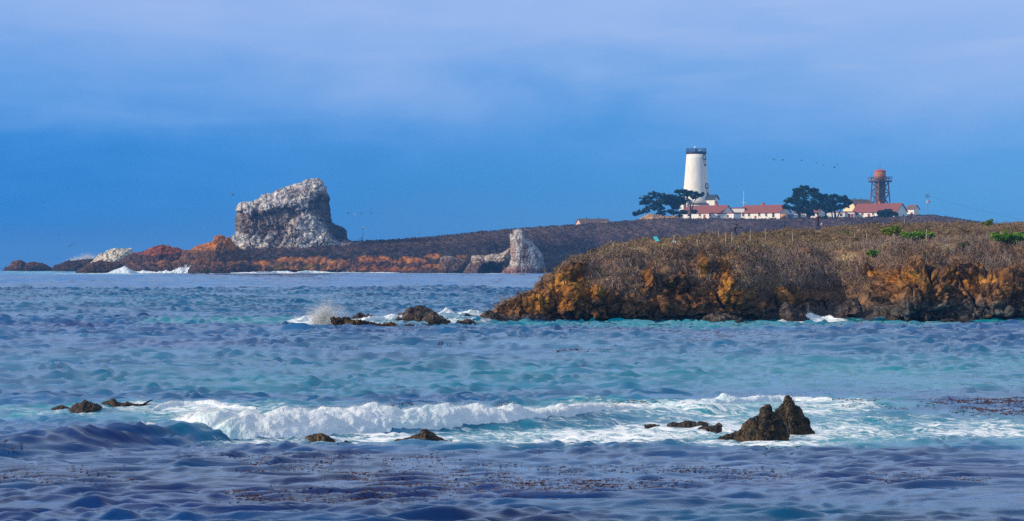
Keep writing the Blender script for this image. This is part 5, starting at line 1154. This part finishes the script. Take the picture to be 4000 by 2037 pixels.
cypress(2697, 858, 1190, [(2650, 750, 16, 8, 0), (2668, 748, 22, 9, 0), (2690, 752, 22, 9, 1), (2675, 762, 30, 9, -1), (2700, 764, 22, 9, 0), (2715, 758, 16, 10, 0), (2735, 764, 12, 7, 0), (2744, 757, 7, 5, 0), (2655, 775, 16, 8, 0), (2714, 772, 16, 6, 0), (2712, 826, 12, 9, 0), (2670, 832, 18, 7, 0)],
        [[(2697, 858, 0, .5), (2697, 830, 0, .45), (2697, 805, 0, .4), (2694, 790, 0, .3), (2684, 772, 0, .2), (2675, 760, 0, .1)], [(2700, 830, 0, .32), (2708, 800, 0, .28), (2714, 785, .2, .2), (2724, 772, 0, .12), (2740, 760, 0, .07)], [(2697, 800, 0, .25), (2704, 785, 0, .18), (2703, 770, 0, .1)], [(2710, 795, 0, .2), (2717, 780, .5, .14), (2716, 768, .4, .08)], [(2697, 806, 0, .2), (2680, 802, -.3, .16), (2672, 815, -.4, .1)]],
        'umbrella shaped cypress with bare forking limbs, in front of the lighthouse', 3)
cypress(3154, 860, 1186, [(3135, 738, 24, 12, 0), (3110, 745, 16, 10, 0), (3150, 735, 10, 9, 0), (3180, 744, 22, 12, 1), (3120, 765, 34, 16, 0), (3160, 765, 36, 18, -1), (3195, 765, 16, 14, 0), (3085, 785, 24, 14, 0), (3120, 790, 36, 18, -1), (3165, 795, 40, 18, 0), (3070, 808, 14, 10, 0), (3105, 815, 34, 12, -1), (3150, 822, 34, 14, 0), (3190, 805, 26, 18, 0), (3118, 830, 8, 6, -1), (3170, 836, 14, 8, 0)],
        [[(3154, 860, 0, 1.0), (3155, 842, 0, .8), (3150, 815, 0, .6), (3140, 780, 0, .4), (3135, 745, 0, .12)], [(3158, 855, 0, .6), (3172, 830, 0, .45), (3185, 800, 0, .3), (3190, 760, 0, .12)], [(3152, 822, 0, .45), (3125, 805, 0, .3), (3095, 795, 0, .12)]],
        'largest dense cypress, left of the pair between the houses', 4, 44, 50, .42)
cypress(3264, 856, 1188, [(3225, 768, 22, 9, 0), (3255, 768, 20, 9, 0), (3215, 785, 30, 14, 0), (3250, 788, 32, 16, -1), (3285, 780, 20, 14, 0), (3300, 772, 10, 8, 0), (3310, 790, 20, 12, 0), (3225, 808, 34, 14, 0), (3265, 808, 34, 14, -1), (3300, 806, 20, 10, 0), (3322, 792, 8, 6, 0), (3240, 822, 26, 8, 0)],
        [[(3264, 856, 0, .6), (3262, 838, 0, .5), (3258, 815, 0, .4), (3252, 785, 0, .12)], [(3230, 856, .5, .5), (3226, 838, .5, .42), (3222, 812, .3, .3), (3218, 785, 0, .1)], [(3268, 854, 0, .4), (3278, 832, 0, .3), (3290, 812, 0, .2), (3300, 785, 0, .08)], [(3254, 856, .3, .35), (3250, 836, .3, .3), (3246, 812, .1, .2)]],
        'spreading cypress with several trunks, right of the largest one', 5, 40, 50, .40)
cypress(3452, 868, 1186, [(3440, 832, 16, 10, 0), (3468, 826, 18, 9, 0), (3455, 842, 30, 10, 0), (3485, 836, 18, 9, 0), (3430, 852, 24, 8, 0), (3465, 852, 34, 9, 0), (3500, 838, 8, 6, 0), (3420, 860, 14, 5, 0), (3485, 856, 20, 6, 0), (3440, 862, 24, 5, 0)],
        [[(3452, 868, 0, .3), (3456, 850, 0, .2), (3462, 832, 0, .08)], [(3450, 866, 0, .25), (3438, 852, 0, .15), (3430, 842, 0, .06)]], 'low dark evergreen bush in front of the right house', 6, 46, 46, .42, 'evergreen_bush')
cypress(3216, 862, 1184, [(3205, 852, 12, 6, 0), (3226, 850, 12, 7, 0), (3215, 857, 20, 5, 0)], [[(3216, 862, 0, .2), (3214, 852, 0, .1)]], 'small dark shrub under the two cypresses', 7, 30, 40, .4, 'evergreen_bush')

# ------------------------------------------------------------------ birds
def bird_mesh(span, up, sweep, body=.16, fold=.0):
    mb = MB(); L_ = span * .42
    prof = [(-.5, .01), (-.38, .05), (-.2, body * .5), (.05, body * .55), (.25, body * .38), (.34, .045), (.42, .06), (.47, .04), (.60, .008)]
    n = 8; pts = [(L_ * x, L_ * r * 1.6 * cos(2 * pi * k / n), L_ * r * 1.6 * sin(2 * pi * k / n)) for x, r in prof for k in range(n)]
    mb.poly(pts, [(i * n + k, i * n + (k + 1) % n, (i + 1) * n + (k + 1) % n, (i + 1) * n + k) for i in range(len(prof) - 1) for k in range(n)] + [tuple(range(n)), tuple((len(prof) - 1) * n + k for k in range(n))[::-1]])
    for s in (-1, 1):
        st = [(0, .16, .30, 0), (.45, .13, .27, up * .55), (.75, .02, .2, up * .6), (1.0, -.16, .05, up * fold)]
        P = []
        for f_, x, c, z in st:
            y = s * span * .5 * f_; zz = z * span * .5; th = .03 * span * (1.2 - f_)
            P += [((x + c * .5) * L_ * 1.3 - sweep * f_ * L_, y, zz), ((x - c * .8) * L_ * 1.3 - sweep * f_ * L_, y, zz), (x * L_ * 1.3 - sweep * f_ * L_, y, zz + th + .004)]
        mb.poly(P, [(a + i, a + (i + 1) % 3, a + 3 + (i + 1) % 3, a + 3 + i) for a in (0, 3, 6) for i in range(3)] + [(9, 10, 11), (2, 1, 0)])
    return mb
def bird(u, v, Y, spx, up, head, roll, mat, label, group, fold=.5):
    p = PX(u, v, Y); o = bird_mesh(spx * 1.25 * Y / F, up, .25, .32, fold).build('bird', MAT[mat], None, True, tuple(p)); o.rotation_euler = (roll, 0, head)
    tag(o, label, 'bird', group)
fl = [(3023, 625, 17, .9, 1.1, .1, 'bird_brown', 1.1), (3059, 625, 15, -.2, .5, .25, 'bird_dark', -.2), (3131, 628, 13, .6, 1.9, -.2, 'bird_dark', .9), (3189, 638, 15, .8, 1.3, -.1, 'bird_brown', 1.1), (3214, 647, 13, .1, 1.5, -.1, 'bird_brown', .1), (3260, 654, 15, .25, .1, .0, 'bird_dark', -.1), (3271, 645, 12, -.2, 1.3, .2, 'bird_brown', -.1)]
on = ['leftmost of the loose line of birds near the lighthouse', 'second from the left in the line of birds near the lighthouse', 'third from the left in the line of birds, alone in a gap', 'middle bird of the line, with raised wings and brown body', 'fifth in the line of birds, gliding thin and flat', 'lowest bird of the line, with its body hanging down', 'rightmost bird of the line, small and flat']
for (u, v, s, up, hd, rl_, mt, fo), lb in zip(fl, on): bird(u, v, 1000, s, up, hd, rl_, mt, lb, 'birds flying beside the lighthouse', fo)
bird(909, 761, 1000, 21, .35, 1.5, .15, 'bird_brown', 'brown bird gliding left of the big white rock, lower one', 'birds around the big rock', -.1)
bird(922, 725, 1050, 12, .2, 1.2, .2, 'bird_brown', 'small pale bird high left of the big white rock', 'birds around the big rock', 0)
bird(229, 916, 900, 8, .7, .4, 0, 'bird_dark', 'small dark bird alone above the far left rocks', 'birds above the far left rocks', .9)
for u, v, s, lb in ((289, 950, 13, 'upper right bird of the tight trio above the far left rocks'), (280, 957, 14, 'middle bird of the tight trio above the far left rocks'), (272, 963, 14, 'lower left bird of the tight trio above the far left rocks')): bird(u, v, 900, s, .3, 1.9, -.5, 'bird_dark', lb, 'birds above the far left rocks', 0)
bird(1637, 917, 1000, 7, .9, .2, 0, 'bird_dark', 'tiny dark bird above the ridge between the big rock and the spire', 'birds around the big rock', 1.2)
for u, v, s, mt in ((1360, 832, 18, 'bird_dark'), (1385, 838, 13, 'bird_white'), (1410, 836, 14, 'bird_dark'), (1450, 834, 14, 'bird_dark'), (1490, 832, 12, 'bird_dark')):
    bird(u, v, 1150, s, .1, 1.5, 0, mt, 'faint thin bird skimming in a row right of the big rock', 'row of birds right of the big rock', -.05)
# perched birds on the rock
def perched(u, v, Y, k):
    px = Y / F; h = 5.5 * px; mb = MB()
    mb.tube([(-.10, 0, -.25), (-.06, 0, .05), (0, 0, h * .35), (.05, 0, h * .62), (.09, 0, h * .85), (.16, 0, h * .95), (.34, 0, h * .95)], [.04, .10, .17, .13, .06, .07, .015], 7)
    mb.tube([(-.05, 0, h * .35), (-.22, 0, h * .1)], [.10, .03], 5)
    o = mb.build('bird', MAT['bird_dark'], None, True, tuple(PX(u, v, Y))); o.rotation_euler = (0, 0, k * 1.3)
    tag(o, 'dark seabird perched along the top of the big white rock', 'bird', 'seabirds perched on the big rock')
for k, (x, y) in enumerate([(295, 420), (308, 418), (330, 418), (405, 405), (440, 394), (472, 380), (512, 328), (545, 318), (700, 272), (760, 252), (880, 208), (1010, 158), (1042, 150), (1075, 155), (1130, 152), (212, 492)]):
    perched(850 + x / 2.915, 650 + y / 2.915 + 1.5, 1062, k)

# ------------------------------------------------------------------ kelp
KB = [  # u0,u1,v0,v1,count
 (0, 520, 1830, 1890, 260), (0, 120, 1775, 1810, 25), (880, 1550, 1780, 1850, 300), (1500, 2100, 1770, 1830, 160), (900, 1500, 1915, 1960, 420), (1450, 2300, 1880, 1935, 520), (1300, 2000, 1840, 1885, 330), (2000, 2700, 1875, 1915, 420), (2100, 3000, 1820, 1850, 240), (2700, 3800, 1840, 1880, 200), (3300, 3900, 1875, 1890, 70), (1100, 2300, 1940, 1965, 160),
 (3640, 4000, 1566, 1590, 520), (3720, 4000, 1596, 1620, 300), (3200, 3650, 1575, 1600, 120), (2380, 2560, 1580, 1590, 90), (1478, 1530, 1597, 1610, 90), (1548, 1605, 1600, 1609, 50),
 (1150, 1700, 1290, 1306, 170), (1700, 2200, 1292, 1310, 120), (3250, 3650, 1286, 1296, 110), (2900, 3300, 1290, 1300, 50), (2150, 2420, 1376, 1386, 90), (1200, 1500, 1372, 1384, 40), (1700, 1800, 1344, 1350, 35), (3800, 3980, 1276, 1292, 60), (100, 700, 1120, 1130, 90), (1100, 1400, 1082, 1092, 80), (1800, 2000, 1095, 1110, 40), (1300, 1800, 1118, 1124, 50)]
P0 = []; 
for u0, u1, v0, v1, c in KB:
    c = int(c * 1.7); nclu = max(5, c // 9); cu = rng.uniform(u0, u1, nclu); cv = rng.uniform(v0, v1, nclu); i = rng.integers(0, nclu, c)
    u = cu[i] + rng.normal(size=c) * (u1 - u0) * .05; v = cv[i] + rng.normal(size=c) * (v1 - v0) * .07
    Y = YW(v); P0.append(np.stack([(u - CU) / F * Y, Y], -1))
P0 = np.concatenate(P0); n_ = len(P0); Y = P0[:, 1]
ln = rng.uniform(.02, .10, n_) * np.clip(Y / 55, 1, 5) ** .8; rr = rng.uniform(.003, .008, n_) * np.clip(Y / 52, 1, 14) ** .75
an = rng.normal(size=n_) * .5; el_ = np.where(rng.random(n_) < .22, rng.uniform(.5, 1.3, n_), rng.uniform(-.05, .12, n_))
ln = np.where(el_ > .4, ln * .5, ln)
D = np.stack([np.cos(an) * np.cos(el_), np.sin(an) * np.cos(el_) * .6, np.sin(el_)], -1)
def at_sea(P): return np.stack([P[:, 0], P[:, 1], sea_z(P[:, 0].copy(), P[:, 1].copy())], -1)
Bq = at_sea(P0) + np.array([0, 0, .008]); E = Bq + D * ln[:, None]; Md = (Bq + E) / 2 + rng.normal(size=(n_, 3)) * ln[:, None] * .14; Md[:, 2] = np.maximum(Md[:, 2], Bq[:, 2])
w1 = np.stack([np.zeros(n_), rr * 1.5, rr * .3], -1); w2 = np.stack([rr * .3, np.zeros(n_), rr * 1.1], -1)
V = np.stack([Bq - w1, Bq + w1, Bq + w2, Md - w1, Md + w1, Md + w2 * 1.6, E - w1 * .5, E + w1 * .5, E + w2], 1)
f = np.array([[0, 1, 4, 3], [1, 2, 5, 4], [2, 0, 3, 5], [3, 4, 7, 6], [4, 5, 8, 7], [5, 3, 6, 8]])
kc = np.array([(.08, .022, .010), (.045, .014, .010), (.13, .05, .012), (.03, .012, .012)])[rng.integers(0, 4, n_)]
tag(np_mesh('kelp', V.reshape(-1, 3), (np.arange(n_)[:, None, None] * 9 + f[None]).reshape(-1, 4), MAT['scrub'], col=np.repeat(kc, 9, 0)), 'brown kelp fronds floating in strips on the water', kind='stuff')

# ------------------------------------------------------------------ sea haze
hz_m = bpy.data.materials.new('haze'); hz_m.use_nodes = True; nt = hz_m.node_tree; nt.nodes.remove(nt.nodes['Principled BSDF'])
pv = nd(nt, 'ShaderNodeVolumePrincipled'); pv.inputs['Color'].default_value = (.13, .44, 1.0, 1); pv.inputs['Density'].default_value = HAZE
nt.links.new(pv.outputs[0], nt.nodes['Material Output'].inputs['Volume'])
tag(MB().box(-7000, 7000, -60, 14600, -6, 85).build('haze', hz_m), 'thin blue sea haze over the whole bay', kind='stuff')
